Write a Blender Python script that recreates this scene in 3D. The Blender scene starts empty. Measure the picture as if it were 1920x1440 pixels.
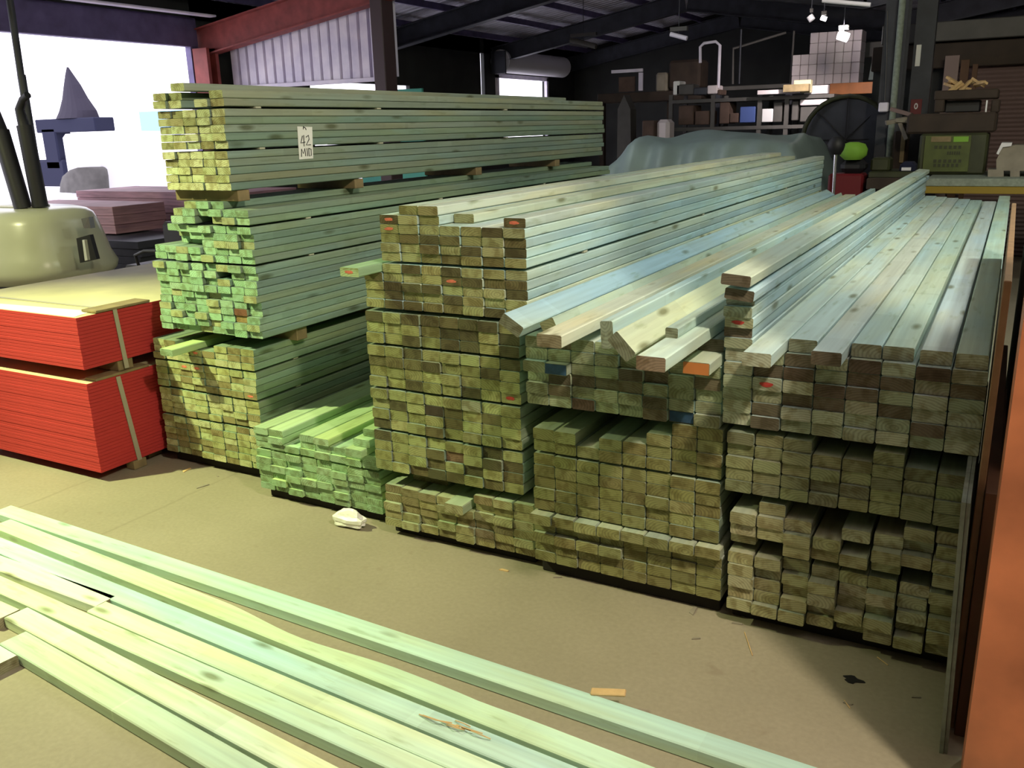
import bpy, math, random
from mathutils import Vector, Matrix, Euler
random.seed(7)
R = random.random
def rr(a, b): return a + (b - a) * random.random()

# ------------------------------------------------------------------ camera
F_PX = 1664.4; YAW = -.5097; PITCH = .2799; ROLL = .02748; EYE = 1.67
def _axes():
    f = Vector((math.sin(YAW)*math.cos(PITCH), math.cos(YAW)*math.cos(PITCH), -math.sin(PITCH)))
    r = f.cross(Vector((0, 0, 1))).normalized(); d = f.cross(r)
    c, s = math.cos(ROLL), math.sin(ROLL)
    return c*r + s*d, -s*r + c*d, f
AR, AD, AF = _axes()
cam_d = bpy.data.cameras.new('camera'); cam = bpy.data.objects.new('camera', cam_d)
bpy.context.scene.collection.objects.link(cam)
cam_d.sensor_fit = 'HORIZONTAL'; cam_d.sensor_width = 36; cam_d.lens = 36*F_PX/1920
cam_d.clip_start = .02; cam_d.clip_end = 300
mt = Matrix((AR, -AD, -AF)).transposed().to_4x4(); mt.translation = Vector((0, 0, EYE))
cam.matrix_world = mt
S = bpy.context.scene; S.camera = cam
def ray(x, y): return AR*((x-960)/F_PX) + AD*((y-720)/F_PX) + AF
def P(x, y, v):                      # point seen at a pixel on the plane v metres away
    d = ray(x, y); return Vector((0, 0, EYE)) + d*(v/d.y)
def PZ(x, y, z):                     # ... on a horizontal plane
    d = ray(x, y); return Vector((0, 0, EYE)) + d*((z-EYE)/d.z)
def PU(x, y, u):
    d = ray(x, y); return Vector((0, 0, EYE)) + d*(u/d.x)
def proj(p):
    q = Vector(p) - Vector((0, 0, EYE)); z = q.dot(AF)
    return 960 + F_PX*q.dot(AR)/z, 720 + F_PX*q.dot(AD)/z, z

# ------------------------------------------------------------------ world, lamps, exposure
S.view_settings.view_transform = 'Standard'; S.view_settings.look = 'None'
S.view_settings.exposure = 0; S.view_settings.gamma = 1; S.view_settings.use_curve_mapping = False
w = bpy.data.worlds.new('world'); S.world = w; w.use_nodes = True
bg = w.node_tree.nodes['Background']; bg.inputs[0].default_value = (.90, .87, 1.0, 1); bg.inputs[1].default_value = 3.2
def lamp(name, kind, loc, power, col, size=.3, aim=None, **kw):
    l = bpy.data.lights.new(name, kind); l.energy = power; l.color = col
    if kind == 'POINT' or kind == 'SPOT': l.shadow_soft_size = size
    for k, v in kw.items(): setattr(l, k, v)
    o = bpy.data.objects.new(name, l); S.collection.objects.link(o); o.location = loc
    if aim: o.rotation_euler = (Vector(aim)-Vector(loc)).to_track_quat('-Z', 'Y').to_euler()
    return o
lamp('high_bay_lamp_left', 'SPOT', (-5.2, 1.1, 3.72), 1420, (.91, 1.0, .47), .06, aim=(-3.55, 2.15, .1), spot_size=math.radians(67), spot_blend=1.0)
lamp('high_bay_lamp_right', 'POINT', (1.07, 1.1, 3.85), 470, (1.0, .87, .64), .11)
lamp('high_bay_lamp_over_stacks', 'POINT', (1.45, 5.0, 3.75), 215, (.93, 1.0, .80), .12)
lamp('added_forklift_fill', 'SPOT', (-8.2, 2.0, 3.6), 500, (1.0, 1.0, .55), .1, aim=(-8.2, 5.0, .5), spot_size=math.radians(80), spot_blend=1.0)  # unseen lamp added to brighten the forklift and red packs
lamp('far_shelf_lamp', 'SPOT', P(1582, 62, 12.2), 330, (1.0, .88, .86), .06, aim=P(1560, 150, 14.4), spot_size=math.radians(95), spot_blend=.8)
lamp('bay_fill_light', 'POINT', (-4.6, 9.0, 3.5), 42, (.85, .95, .95), .3)  # unseen fill added to lift the back of the bay

# ------------------------------------------------------------------ helpers
def lin(c):
    c = c/255; return c/12.92 if c <= .04045 else ((c+.055)/1.055)**2.4
def rgb(r, g, b): return (lin(r), lin(g), lin(b))
def new_mat(name, col, rough=.7, metal=0, noise=0, nscale=8, bump=0, stretch=(1, 1, 1)):
    m = bpy.data.materials.new(name); m.use_nodes = True; nt = m.node_tree; b = nt.nodes['Principled BSDF']
    b.inputs['Base Color'].default_value = (*col, 1); b.inputs['Roughness'].default_value = rough; b.inputs['Metallic'].default_value = metal
    if noise or bump:
        tc = nt.nodes.new('ShaderNodeTexCoord'); mp = nt.nodes.new('ShaderNodeMapping'); mp.inputs['Scale'].default_value = stretch
        nz = nt.nodes.new('ShaderNodeTexNoise'); nz.inputs['Scale'].default_value = nscale; nz.inputs['Detail'].default_value = 6
        nt.links.new(tc.outputs['Object'], mp.inputs[0]); nt.links.new(mp.outputs[0], nz.inputs[0])
        if noise:
            rp = nt.nodes.new('ShaderNodeValToRGB')
            rp.color_ramp.elements[0].position = .3; rp.color_ramp.elements[1].position = .7
            rp.color_ramp.elements[0].color = (*[c*(1-noise) for c in col], 1); rp.color_ramp.elements[1].color = (*[min(1, c*(1+noise)) for c in col], 1)
            nt.links.new(nz.outputs[0], rp.inputs[0]); nt.links.new(rp.outputs[0], b.inputs['Base Color'])
        if bump:
            bp = nt.nodes.new('ShaderNodeBump'); bp.inputs['Strength'].default_value = bump; bp.inputs['Distance'].default_value = .01
            nt.links.new(nz.outputs[0], bp.inputs['Height']); nt.links.new(bp.outputs[0], b.inputs['Normal'])
    return m
def emis(name, col, s):
    m = new_mat(name, col); b = m.node_tree.nodes['Principled BSDF']
    b.inputs['Emission Color'].default_value = (*col, 1); b.inputs['Emission Strength'].default_value = s; return m

def N(nt, t, **kw):
    n = nt.nodes.new(t)
    for k, v in kw.items(): setattr(n, k, v)
    return n
def mixc(nt, fac, a, b, blend='MIX'):
    n = N(nt, 'ShaderNodeMix', data_type='RGBA', blend_type=blend)
    for i, s in ((0, fac), (6, a), (7, b)):
        if isinstance(s, (int, float)): n.inputs[i].default_value = s
        elif isinstance(s, tuple): n.inputs[i].default_value = (*s, 1)
        else: nt.links.new(s, n.inputs[i])
    return n.outputs[2]
def ramp(nt, src, stops):
    r = N(nt, 'ShaderNodeValToRGB'); e = r.color_ramp.elements
    while len(e) < len(stops): e.new(.5)
    for i, (p, c) in enumerate(stops): e[i].position = p; e[i].color = (*c, 1) if isinstance(c, tuple) else (c, c, c, 1)
    nt.links.new(src, r.inputs[0]); return r.outputs[0]

def timber_side():
    m = bpy.data.materials.new('treated_pine_face'); m.use_nodes = True; nt = m.node_tree; b = nt.nodes['Principled BSDF']
    b.inputs['Roughness'].default_value = .72
    lc = N(nt, 'ShaderNodeAttribute', attribute_name='lc').outputs['Vector']
    ti = N(nt, 'ShaderNodeAttribute', attribute_name='tint').outputs['Color']
    def nz(scale, sx, detail=5):
        mp = N(nt, 'ShaderNodeMapping'); mp.inputs['Scale'].default_value = sx; nt.links.new(lc, mp.inputs[0])
        n = N(nt, 'ShaderNodeTexNoise'); n.inputs['Scale'].default_value = scale; n.inputs['Detail'].default_value = detail
        nt.links.new(mp.outputs[0], n.inputs[0]); return n.outputs[0]
    grain = ramp(nt, nz(1, (55, 1.3, 55)), [(.25, .80), (.75, 1.08)])
    c = mixc(nt, 1, ti, grain, 'MULTIPLY')
    patch = ramp(nt, nz(1, (5, .9, 5), 3), [(.42, 0.0), (.60, .9)])
    c = mixc(nt, patch, c, mixc(nt, 1, c, (.88, 1.0, 1.17), 'MULTIPLY'))
    patch2 = ramp(nt, nz(1.6, (7, 1.0, 7), 3), [(.52, 0.0), (.68, .6)])
    c = mixc(nt, patch2, c, mixc(nt, 1, c, (1.0, .93, .74), 'MULTIPLY'))
    st = ramp(nt, nz(2.2, (16, 2.6, 16), 6), [(.60, 0.0), (.72, .7)])
    c = mixc(nt, st, c, mixc(nt, 1, c, (.70, .72, .60), 'MULTIPLY'))
    mpj = N(nt, 'ShaderNodeMapping'); mpj.inputs['Scale'].default_value = (0, 1.7, 0); nt.links.new(lc, mpj.inputs[0])
    vj = N(nt, 'ShaderNodeTexVoronoi'); vj.inputs['Scale'].default_value = 1; nt.links.new(mpj.outputs[0], vj.inputs[0])
    c = mixc(nt, 1, c, ramp(nt, vj.outputs['Color'], [(.2, .93), (.8, 1.04)]), 'MULTIPLY')
    mp = N(nt, 'ShaderNodeMapping'); mp.inputs['Scale'].default_value = (10, 2.9, 10); nt.links.new(lc, mp.inputs[0])
    vo = N(nt, 'ShaderNodeTexVoronoi'); vo.inputs['Scale'].default_value = 1.0; nt.links.new(mp.outputs[0], vo.inputs[0])
    k = ramp(nt, vo.outputs['Distance'], [(.07, 1.0), (.19, 0.0)])
    c = mixc(nt, k, c, mixc(nt, 1, c, (.42, .40, .30), 'MULTIPLY'))
    nt.links.new(c, b.inputs['Base Color'])
    return m
def timber_end():
    m = bpy.data.materials.new('treated_pine_end_grain'); m.use_nodes = True; nt = m.node_tree; b = nt.nodes['Principled BSDF']
    b.inputs['Roughness'].default_value = .85
    lc = N(nt, 'ShaderNodeAttribute', attribute_name='lc').outputs['Vector']
    ti = N(nt, 'ShaderNodeAttribute', attribute_name='endc').outputs['Color']
    mp = N(nt, 'ShaderNodeMapping'); mp.inputs['Scale'].default_value = (1, 0.02, 1.6); nt.links.new(lc, mp.inputs[0])
    wv = N(nt, 'ShaderNodeTexWave', wave_type='RINGS', rings_direction='Y'); wv.inputs['Scale'].default_value = 26; wv.inputs['Distortion'].default_value = 3.5; wv.inputs['Detail'].default_value = 2
    nt.links.new(mp.outputs[0], wv.inputs[0])
    c = mixc(nt, 1, ti, ramp(nt, wv.outputs[0], [(.1, .80), (.7, 1.08)]), 'MULTIPLY')
    n = N(nt, 'ShaderNodeTexNoise'); n.inputs['Scale'].default_value = 28; n.inputs['Detail'].default_value = 4; nt.links.new(lc, n.inputs[0])
    c = mixc(nt, ramp(nt, n.outputs[0], [(.46, 0.0), (.62, .8)]), c, mixc(nt, 1, c, (.56, .50, .38), 'MULTIPLY'))
    nt.links.new(c, b.inputs['Base Color'])
    bp = N(nt, 'ShaderNodeBump'); bp.inputs['Strength'].default_value = .35; bp.inputs['Distance'].default_value = .004
    nt.links.new(n.outputs[0], bp.inputs['Height']); nt.links.new(bp.outputs[0], b.inputs['Normal'])
    return m
M_SIDE, M_END = timber_side(), timber_end()

def link(name, me, loc=(0, 0, 0), parent=None):
    o = bpy.data.objects.new(name, me); S.collection.objects.link(o)
    if parent is not None:
        o.parent = parent; o.location = Vector(loc) - Vector(parent.location)
    else: o.location = loc
    return o
def tag(o, label=None, cat=None, group=None, kind=None):
    if label: o['label'] = label
    if cat: o['category'] = cat
    if group: o['group'] = group
    if kind: o['kind'] = kind
    return o
def thing(name, loc, label, cat, group=None):
    o = bpy.data.objects.new(name, None); S.collection.objects.link(o); o.location = loc; o.empty_display_size = .1
    return tag(o, label, cat, group)

class MB:
    """collects boxes, tubes and prisms in world coordinates, builds ONE mesh object"""
    def __init__(s): s.v = []; s.f = []; s.m = []; s.sm = []
    def add(s, vs, fs, mi=0, smooth=False):
        n = len(s.v); s.v += [Vector(p) for p in vs]
        for f in fs: s.f.append([i+n for i in f]); s.m.append(mi); s.sm.append(smooth)
        return s
    def box(s, a, b, mi=0, bev=0, rot=None):
        a = Vector(a); b = Vector(b); c = (a+b)/2; h = (b-a)/2; h = Vector((abs(h.x), abs(h.y), abs(h.z)))
        e = min(bev, min(h)*.9)
        if e <= 0:
            vs = [c+Vector((x*h.x, y*h.y, z*h.z)) for x in (-1, 1) for y in (-1, 1) for z in (-1, 1)]
            fs = [(0, 1, 3, 2), (4, 6, 7, 5), (0, 4, 5, 1), (2, 3, 7, 6), (0, 2, 6, 4), (1, 5, 7, 3)]
        else:
            vs = []; idx = {}
            for x in (-1, 1):
                for y in (-1, 1):
                    for z in (-1, 1):
                        for ax in range(3):
                            hh = [h.x-e, h.y-e, h.z-e]; hh[ax] += e; idx[x, y, z, ax] = len(vs); vs.append(c+Vector((x*hh[0], y*hh[1], z*hh[2])))
            fs = []
            for ax in range(3):
                o1, o2 = [(1, 2), (2, 0), (0, 1)][ax]
                for sg in (-1, 1):
                    q = []
                    for (p1, p2) in ((-1, -1), (1, -1), (1, 1), (-1, 1)):
                        k = [0, 0, 0]; k[ax] = sg; k[o1] = p1; k[o2] = p2; q.append(idx[k[0], k[1], k[2], ax])
                    fs.append(q if sg > 0 else q[::-1])
            for ax in range(3):
                o1, o2 = [(1, 2), (2, 0), (0, 1)][ax]
                for p1 in (-1, 1):
                    for p2 in (-1, 1):
                        k0 = [0, 0, 0]; k0[o1] = p1; k0[o2] = p2; k0[ax] = -1; k1 = list(k0); k1[ax] = 1
                        q = [idx[(*k0, o1)], idx[(*k1, o1)], idx[(*k1, o2)], idx[(*k0, o2)]]
                        fs.append(q if p1*p2 < 0 else q[::-1])
            for x in (-1, 1):
                for y in (-1, 1):
                    for z in (-1, 1):
                        q = [idx[x, y, z, 0], idx[x, y, z, 1], idx[x, y, z, 2]]; fs.append(q if x*y*z > 0 else q[::-1])
        if rot is not None: vs = [c + rot @ (p-c) for p in vs]
        return s.add(vs, fs, mi)
    def tube(s, pts, r, n=10, mi=0, cap=True, smooth=True):
        pts = [Vector(p) for p in pts]; rs = r if isinstance(r, (list, tuple)) else [r]*len(pts); vs = []
        t0 = (pts[1]-pts[0]).normalized(); u = t0.orthogonal().normalized()
        for i, p in enumerate(pts):
            t = (pts[min(i+1, len(pts)-1)]-pts[max(i-1, 0)]).normalized(); u = (u - t*u.dot(t)).normalized(); w_ = t.cross(u)
            for k in range(n):
                a = 2*math.pi*k/n; vs.append(p + (u*math.cos(a)+w_*math.sin(a))*rs[i])
        fs = [(i*n+k, i*n+(k+1) % n, (i+1)*n+(k+1) % n, (i+1)*n+k) for i in range(len(pts)-1) for k in range(n)]
        s.add(vs, fs, mi, smooth)
        if cap: s.add(vs[:n], [tuple(range(n))[::-1]], mi); s.add(vs[-n:], [tuple(range(n))], mi)
        return s
    def loft(s, rings, mi=0, smooth=True, cap=True):
        n = len(rings[0]); vs = [p for r_ in rings for p in r_]
        fs = [(i*n+k, i*n+(k+1) % n, (i+1)*n+(k+1) % n, (i+1)*n+k) for i in range(len(rings)-1) for k in range(n)]
        s.add(vs, fs, mi, smooth)
        if cap: s.add(rings[0], [tuple(range(n))[::-1]], mi); s.add(rings[-1], [tuple(range(n))], mi)
        return s
    def prism(s, poly, off, mi=0):       # polygon extruded by a vector
        poly = [Vector(p) for p in poly]; off = Vector(off); n = len(poly); vs = poly + [p+off for p in poly]
        fs = [tuple(range(n))[::-1], tuple(range(n, 2*n))] + [(k, (k+1) % n, n+(k+1) % n, n+k) for k in range(n)]
        return s.add(vs, fs, mi)
    def build(s, name, mats, parent=None, loc=None):
        if not isinstance(mats, (list, tuple)): mats = [mats]
        if loc is None:
            xs = [min(p[i] for p in s.v) for i in range(3)]; xe = [max(p[i] for p in s.v) for i in range(3)]
            loc = Vector(((xs[0]+xe[0])/2, (xs[1]+xe[1])/2, xs[2]))
        loc = Vector(loc)
        me = bpy.data.meshes.new(name); me.from_pydata([p-loc for p in s.v], [], s.f)
        me.polygons.foreach_set('material_index', s.m); me.polygons.foreach_set('use_smooth', s.sm)
        for m in mats: me.materials.append(m)
        import bmesh
        bm = bmesh.new(); bm.from_mesh(me); bmesh.ops.recalc_face_normals(bm, faces=bm.faces); bm.to_mesh(me); bm.free()
        return link(name, me, loc, parent)
def box(name, a, b, mat, parent=None, bev=0): return MB().box(a, b, 0, bev).build(name, mat, parent)
def pbox(name, x0, y0, x1, y1, v, d, mat, parent=None, bev=.004, zb=None):   # a box whose front stands v metres away
    a, b, c, e = P(x0, y0, v), P(x1, y1, v), P(x0, y1, v), P(x1, y0, v)
    u0 = (a.x+c.x)/2; u1 = (b.x+e.x)/2; z1 = (a.z+e.z)/2; z0 = (b.z+c.z)/2
    if zb is not None: z0 = zb
    return box(name, (u0, v, z0), (u1, v+d, z1), mat, parent, bev)

# ------------------------------------------------------------------ materials
def floor_mat():
    m = bpy.data.materials.new('dusty_concrete'); m.use_nodes = True; nt = m.node_tree; b = nt.nodes['Principled BSDF']; b.inputs['Roughness'].default_value = .75
    tc = N(nt, 'ShaderNodeTexCoord').outputs['Object']
    def nz(sc, d=8):
        n = N(nt, 'ShaderNodeTexNoise'); n.inputs['Scale'].default_value = sc; n.inputs['Detail'].default_value = d; nt.links.new(tc, n.inputs[0]); return n.outputs[0]
    c = ramp(nt, nz(1.3), [(.3, (.255, .225, .160)), (.7, (.325, .285, .210))])
    c = mixc(nt, 1, c, ramp(nt, nz(60, 4), [(.3, .92), (.7, 1.05)]), 'MULTIPLY')
    c = mixc(nt, ramp(nt, nz(9, 3), [(.69, 0.0), (.76, .4)]), c, (.20, .155, .11))
    c = mixc(nt, ramp(nt, nz(4.1, 6), [(.60, 0.0), (.78, .3)]), c, (.30, .27, .21))
    sx = N(nt, 'ShaderNodeSeparateXYZ'); nt.links.new(tc, sx.inputs[0])
    wob = N(nt, 'ShaderNodeMath', operation='MULTIPLY_ADD'); nt.links.new(nz(3, 4), wob.inputs[0]); wob.inputs[1].default_value = .05; nt.links.new(sx.outputs[0], wob.inputs[2])
    for x0 in (-1.47, -2.10):
        d = N(nt, 'ShaderNodeMath', operation='SUBTRACT'); nt.links.new(wob.outputs[0], d.inputs[0]); d.inputs[1].default_value = x0
        a = N(nt, 'ShaderNodeMath', operation='ABSOLUTE'); nt.links.new(d.outputs[0], a.inputs[0])
        c = mixc(nt, ramp(nt, a.outputs[0], [(.002, .5), (.012, 0.0)]), c, (.20, .17, .12))
    nt.links.new(c, b.inputs['Base Color'])
    bp = N(nt, 'ShaderNodeBump'); bp.inputs['Strength'].default_value = .15; bp.inputs['Distance'].default_value = .01; nt.links.new(nz(25, 6), bp.inputs['Height']); nt.links.new(bp.outputs[0], b.inputs['Normal'])
    return m
M = {}
M['floor'] = floor_mat()
M['dark_steel'] = new_mat('dark_steel', (.045, .048, .06), .55, .3, .25, 4)
M['flare_tinted_steel'] = new_mat('flare_tinted_purlin', (.15, .125, .25), .5, .3, .2, 5)  # purple of lens-flare glare put into the steel's base colour
M['red_steel'] = new_mat('red_oxide_steel', (.28, .055, .045), .6, 0, .25, 6)
M['zinc'] = new_mat('zinc_sheet', (.84, .79, .98), .45, 0, .15, 3)
M['roof'] = new_mat('roof_sheet', (.58, .57, .66), .5, .2, .15, 3)
M['dark_wall'] = new_mat('dark_wall_sheet', (.030, .032, .030), .8, 0, .2, 2)
M['brown_dark'] = new_mat('dark_brown_board', (.04, .026, .018), .8, 0, .25, 6)
M['black'] = new_mat('black_rubber', (.012, .012, .015), .55)
M['white'] = new_mat('white_paint', (.75, .74, .76), .5)
M['orange'] = new_mat('orange_primer_steel', (.54, .18, .08), .5, .1, .42, 3.2)
M['tan'] = new_mat('raw_fibreboard', (.26, .16, .085), .85, 0, .15, 20)
M['choc'] = new_mat('brown_hardboard', (.11, .052, .026), .7, 0, .2, 5)
M['greygreen'] = new_mat('grey_sheet_edge', (.24, .28, .23), .7, 0, .2, 30)
M['red_sheet'] = new_mat('red_sealed_edge', (.47, .030, .030), .9, 0, .06, 8, stretch=(1, 1, 25))
M['yellow_ply'] = new_mat('pale_ply_face', (.66, .60, .35), .6, 0, .12, 3)
M['strap'] = new_mat('steel_strap', (.42, .38, .30), .5, .2)
M['batten'] = new_mat('raw_pine_batten', (.24, .18, .09), .8, 0, .25, 12)
M['cream'] = new_mat('cream_machine_paint', (.50, .52, .36), .28, 0, .04, 3)
M['hardwood'] = new_mat('purple_brown_hardwood', (.26, .14, .16), .7, 0, .3, 3, stretch=(1, 1, 12))
M['tarp'] = new_mat('grey_green_tarpaulin', (.26, .34, .32), .45, 0, .15, 2)
M['card'] = new_mat('brown_cardboard', (.10, .062, .048), .85, 0, .2, 8)
M['blue'] = new_mat('blue_plastic', (.06, .10, .30), .5)
M['box_white'] = new_mat('pinkish_white_carton', (.74, .66, .68), .6, 0, .05, 3)
M['grid'] = new_mat('carton_joint_line', (.20, .15, .17), .7)
M['orange_beam'] = new_mat('orange_rack_beam', (.60, .21, .06), .5, 0, .15, 5)
M['sticker'] = new_mat('pale_sticker_wood', (.45, .45, .34), .8)
M['hivis'] = new_mat('hi_vis_yellow_green', (.20, .42, .04), .7)
M['green_bin'] = new_mat('olive_green_plastic', (.035, .04, .014), .6, 0, .3, 6)
M['lime'] = new_mat('lime_label', (.075, .095, .018), .6, 0, .2, 10)
M['yellow'] = new_mat('yellow_edge_paint', (.28, .19, .012), .5)
M['pink_shutter'] = new_mat('dusty_pink_shutter', (.20, .135, .125), .5, .1)
M['stone'] = new_mat('cream_block', (.26, .23, .18), .8, 0, .15, 10)
M['paper'] = new_mat('white_paper', (.85, .85, .82), .6)
M['ink'] = new_mat('black_marker_ink', (.01, .01, .012), .5)
M['tube_glow'] = emis('lit_tube', (1, .97, .95), 14)
M['chrome'] = new_mat('bright_metal', (.75, .75, .78), .25, .9)
M['red'] = new_mat('red_plastic', (.14, .008, .012), .5)
M['blue_shed'] = new_mat('sky_blue_cladding', (.25, .5, .85), .6)
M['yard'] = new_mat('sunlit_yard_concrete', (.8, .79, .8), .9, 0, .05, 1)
M['sack'] = new_mat('brown_sack', (.09, .085, .08), .9, 0, .2, 6)
M['navy'] = new_mat('dark_blue_paint', (.010, .012, .036), .95)
M['wood_chip'] = new_mat('fresh_pine_splinter', (.62, .42, .2), .8, 0, .15, 20)
M['pink_paint'] = new_mat('pink_spray_paint', (.75, .20, .12), .8, 0, .3, 60)
M['blue_paint'] = new_mat('dark_blue_spray_paint', (.02, .06, .13), .8, 0, .3, 40)
M['red_paint'] = new_mat('red_spray_paint', (.50, .05, .04), .8, 0, .3, 60)
M['foam'] = new_mat('torn_white_plastic', (.88, .88, .84), .4, 0, .05, 10)
M['teal'] = new_mat('teal_sheet', (.08, .40, .30), .6)

# ------------------------------------------------------------------ timber boards
PAL = {   # end colours, face colours (own colour of each pack's timber)
 'L1': (((.60, .64, .38), (.66, .69, .42), (.54, .55, .30), (.40, .38, .19)), ((.25, .31, .21), (.23, .29, .21), (.28, .31, .22))),
 'L2': (((.30, .50, .31), (.35, .54, .35), (.28, .45, .27), (.38, .42, .22), (.30, .50, .31)), ((.24, .32, .22), (.22, .30, .23), (.26, .33, .22))),
 'L3': (((.44, .48, .24), (.48, .50, .27), (.38, .40, .17), (.26, .23, .10)), ((.22, .30, .18), (.24, .32, .20))),
 'S': (((.28, .42, .24), (.32, .46, .28), (.25, .37, .20)), ((.46, .60, .28), (.42, .58, .32))),
 'C1': (((.34, .34, .15), (.28, .28, .11), (.38, .39, .19), (.17, .145, .06), (.12, .105, .045)), ((.55, .66, .56), (.62, .66, .50), (.48, .62, .58))),
 'C2': (((.27, .275, .11), (.23, .235, .085), (.33, .35, .15), (.145, .125, .05), (.095, .085, .035), (.28, .29, .12)), ((.30, .36, .26), (.28, .34, .26))),
 'C3': (((.30, .28, .13), (.22, .19, .09), (.36, .34, .18)), ((.40, .44, .26), (.38, .42, .26))),
 'D1': (((.29, .33, .20), (.25, .28, .17), (.15, .13, .08), (.38, .43, .28), (.26, .29, .18), (.11, .095, .06)), ((.50, .62, .54), (.55, .62, .50))),
 'D2': (((.24, .24, .09), (.22, .20, .08), (.28, .28, .12)), ((.36, .40, .28), (.33, .38, .28))),
 'D3': (((.26, .25, .10), (.24, .22, .09), (.30, .29, .13)), ((.46, .46, .34), (.42, .44, .32))),
 'E1': (((.38, .42, .30), (.43, .46, .33), (.31, .35, .23), (.15, .12, .08), (.35, .37, .26)), ((.52, .62, .52), (.50, .60, .55))),
 'E2': (((.24, .25, .13), (.27, .28, .14), (.21, .21, .12)), ((.3, .33, .22),)),
 'E3': (((.40, .38, .21), (.36, .34, .18), (.42, .40, .25)), ((.38, .38, .26),)),
 'G': (((.30, .28, .17),), ((.66, .82, .62), (.68, .83, .62))),
}
WHERE = {}
BOARDS = []
def jitter(c, a): k = 1 + rr(-a, a); return tuple(max(0, min(1, x*k*(1+rr(-.04, .04)))) for x in c)
def board(u, v, z, L, w_=.0865, h=.0345, roll=0, yaw=0, pitch=0, pal='L1', end=None, side=None, label=None, group=None,
          top=0, right=0, mark=None, wane=False, must=False):
    e, s = PAL[pal]
    BOARDS.append(dict(u=u, v=v, z=z, L=L, w=w_, h=h, roll=roll, yaw=yaw, pitch=pitch, end=end or jitter(random.choice(e), .12),
                       side=side or jitter(random.choice(s), .13), label=label, group=group, top=top, right=right, mark=mark, wane=wane, must=must, pal=pal))
ORD = 'zeroth first second third fourth fifth sixth seventh eighth ninth tenth eleventh twelfth thirteenth fourteenth fifteenth sixteenth seventeenth eighteenth nineteenth'.split()
LOOK = {'L1': 'yellowish pine', 'L2': 'pale green pine', 'L3': 'yellow-green pine', 'S': 'green pine', 'C1': 'brown-olive pine', 'C2': 'olive pine',
        'C3': 'olive pine', 'D1': 'grey-green pine', 'D2': 'dark olive pine', 'D3': 'dark olive pine', 'E1': 'grey-green pine', 'E2': 'dark olive pine', 'E3': 'tan pine'}
NAMEP = {'L1': "left stack's top pack", 'L2': "left stack's ragged middle pack", 'L3': "left stack's bottom pack", 'S': 'small floor pile by left stack',
         'C1': "centre stack's top pack", 'C2': "centre stack's tall middle pack", 'C3': "centre stack's low bottom pack",
         'D1': 'upper pack right of centre stack', 'D2': 'middle pack right of centre stack', 'D3': 'bottom pack right of centre stack',
         'E1': 'upper pack of rightmost stack', 'E2': 'middle pack of rightmost stack', 'E3': 'loose bottom pile of rightmost stack'}
def pack(pal, u0, v0, z0, cols, rows, pitch, w_, h, L, gaps=(), tops=None, bots=None, jit=.008, holes=(), marks={}, voff=None, seed=1, gap=.009, ujit=0, endfix={}, colgap=None):
    random.seed(seed)
    tops = tops or [rows]*cols
    for c in range(cols):
        for r in range(bots[c] if bots else 0, tops[c]):
            if (c, r) in holes: continue
            z = z0 + r*h*1.02 + gap*sum(1 for g in gaps if r >= g)
            v = v0 + rr(-jit, jit) + (voff(c, r) if voff else 0)
            u = u0 + c*pitch + rr(-ujit-.0006, ujit+.0006) + (colgap(c) if colgap else 0)
            lab = f"{LOOK[pal]} board, {ORD[c+1]} from left, {ORD[r+1]} row up, {NAMEP[pal]}"
            board(u, v, z, L + rr(-.03, .03), w_-.0018, h-.0011, pal=pal, label=lab, group='boards in the ' + NAMEP[pal].replace("'s", ''), end=endfix.get((c, r)),
                  top=1 if r == tops[c]-1 else 0, right=1 if c == cols-1 or r >= tops[c+1] else 0, mark=marks.get((c, r)), must=(c, r) in marks)
def pile_h(h, rows, gaps, gap=.009): return rows*h*1.02 + gap*len(gaps)

# --- left stack, three packs
BZ = {}
pack('L3', -3.815, 3.02, .062, 8, 17, .0885, .0868, .0341, 4.25, gaps=(6, 10, 14), tops=[17, 17, 16, 16, 16, 17, 17, 17], jit=.006, seed=3,
     marks={(2, 13): 'pink_paint', (3, 13): 'pink_paint', (3, 15): 'pink_paint', (7, 10): 'pink_paint'})
def l2off(c, r): return (.10 if r in (12, 13) and c < 3 else 0) + (.05*max(0, r-13) if c < 2 else 0)
pack('L2', -3.715, 3.02, .742, 8, 18, .0855, .0838, .0338, 4.22, gaps=(10, 15), tops=[12, 15, 17, 18, 18, 18, 17, 17], jit=.016, seed=4, voff=l2off,
     holes={(3, 12), (4, 15), (5, 8)}, endfix={(6, 2): (.38, .26, .10), (6, 3): (.2, .08, .04)})
pack('L1', -3.555, 3.02, 1.432, 5, 12, .0862, .0845, .0345, 4.30, gaps=(5, 10), tops=[12, 12, 12, 12, 12], jit=.010, seed=5,
     holes={(2, 10), (2, 11)}, voff=lambda c, r: (.14 if (c == 3 and r == 11) else 0) - (.02 if c < 1 and r > 9 else 0), colgap=lambda c: 0)
# --- small pile between
pack('S', -2.995, 2.86, .050, 8, 9, .0912, .0895, .0330, 4.1, gaps=(6,), tops=[9, 9, 7, 9, 9, 8, 8, 8], jit=.012, seed=6)
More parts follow.
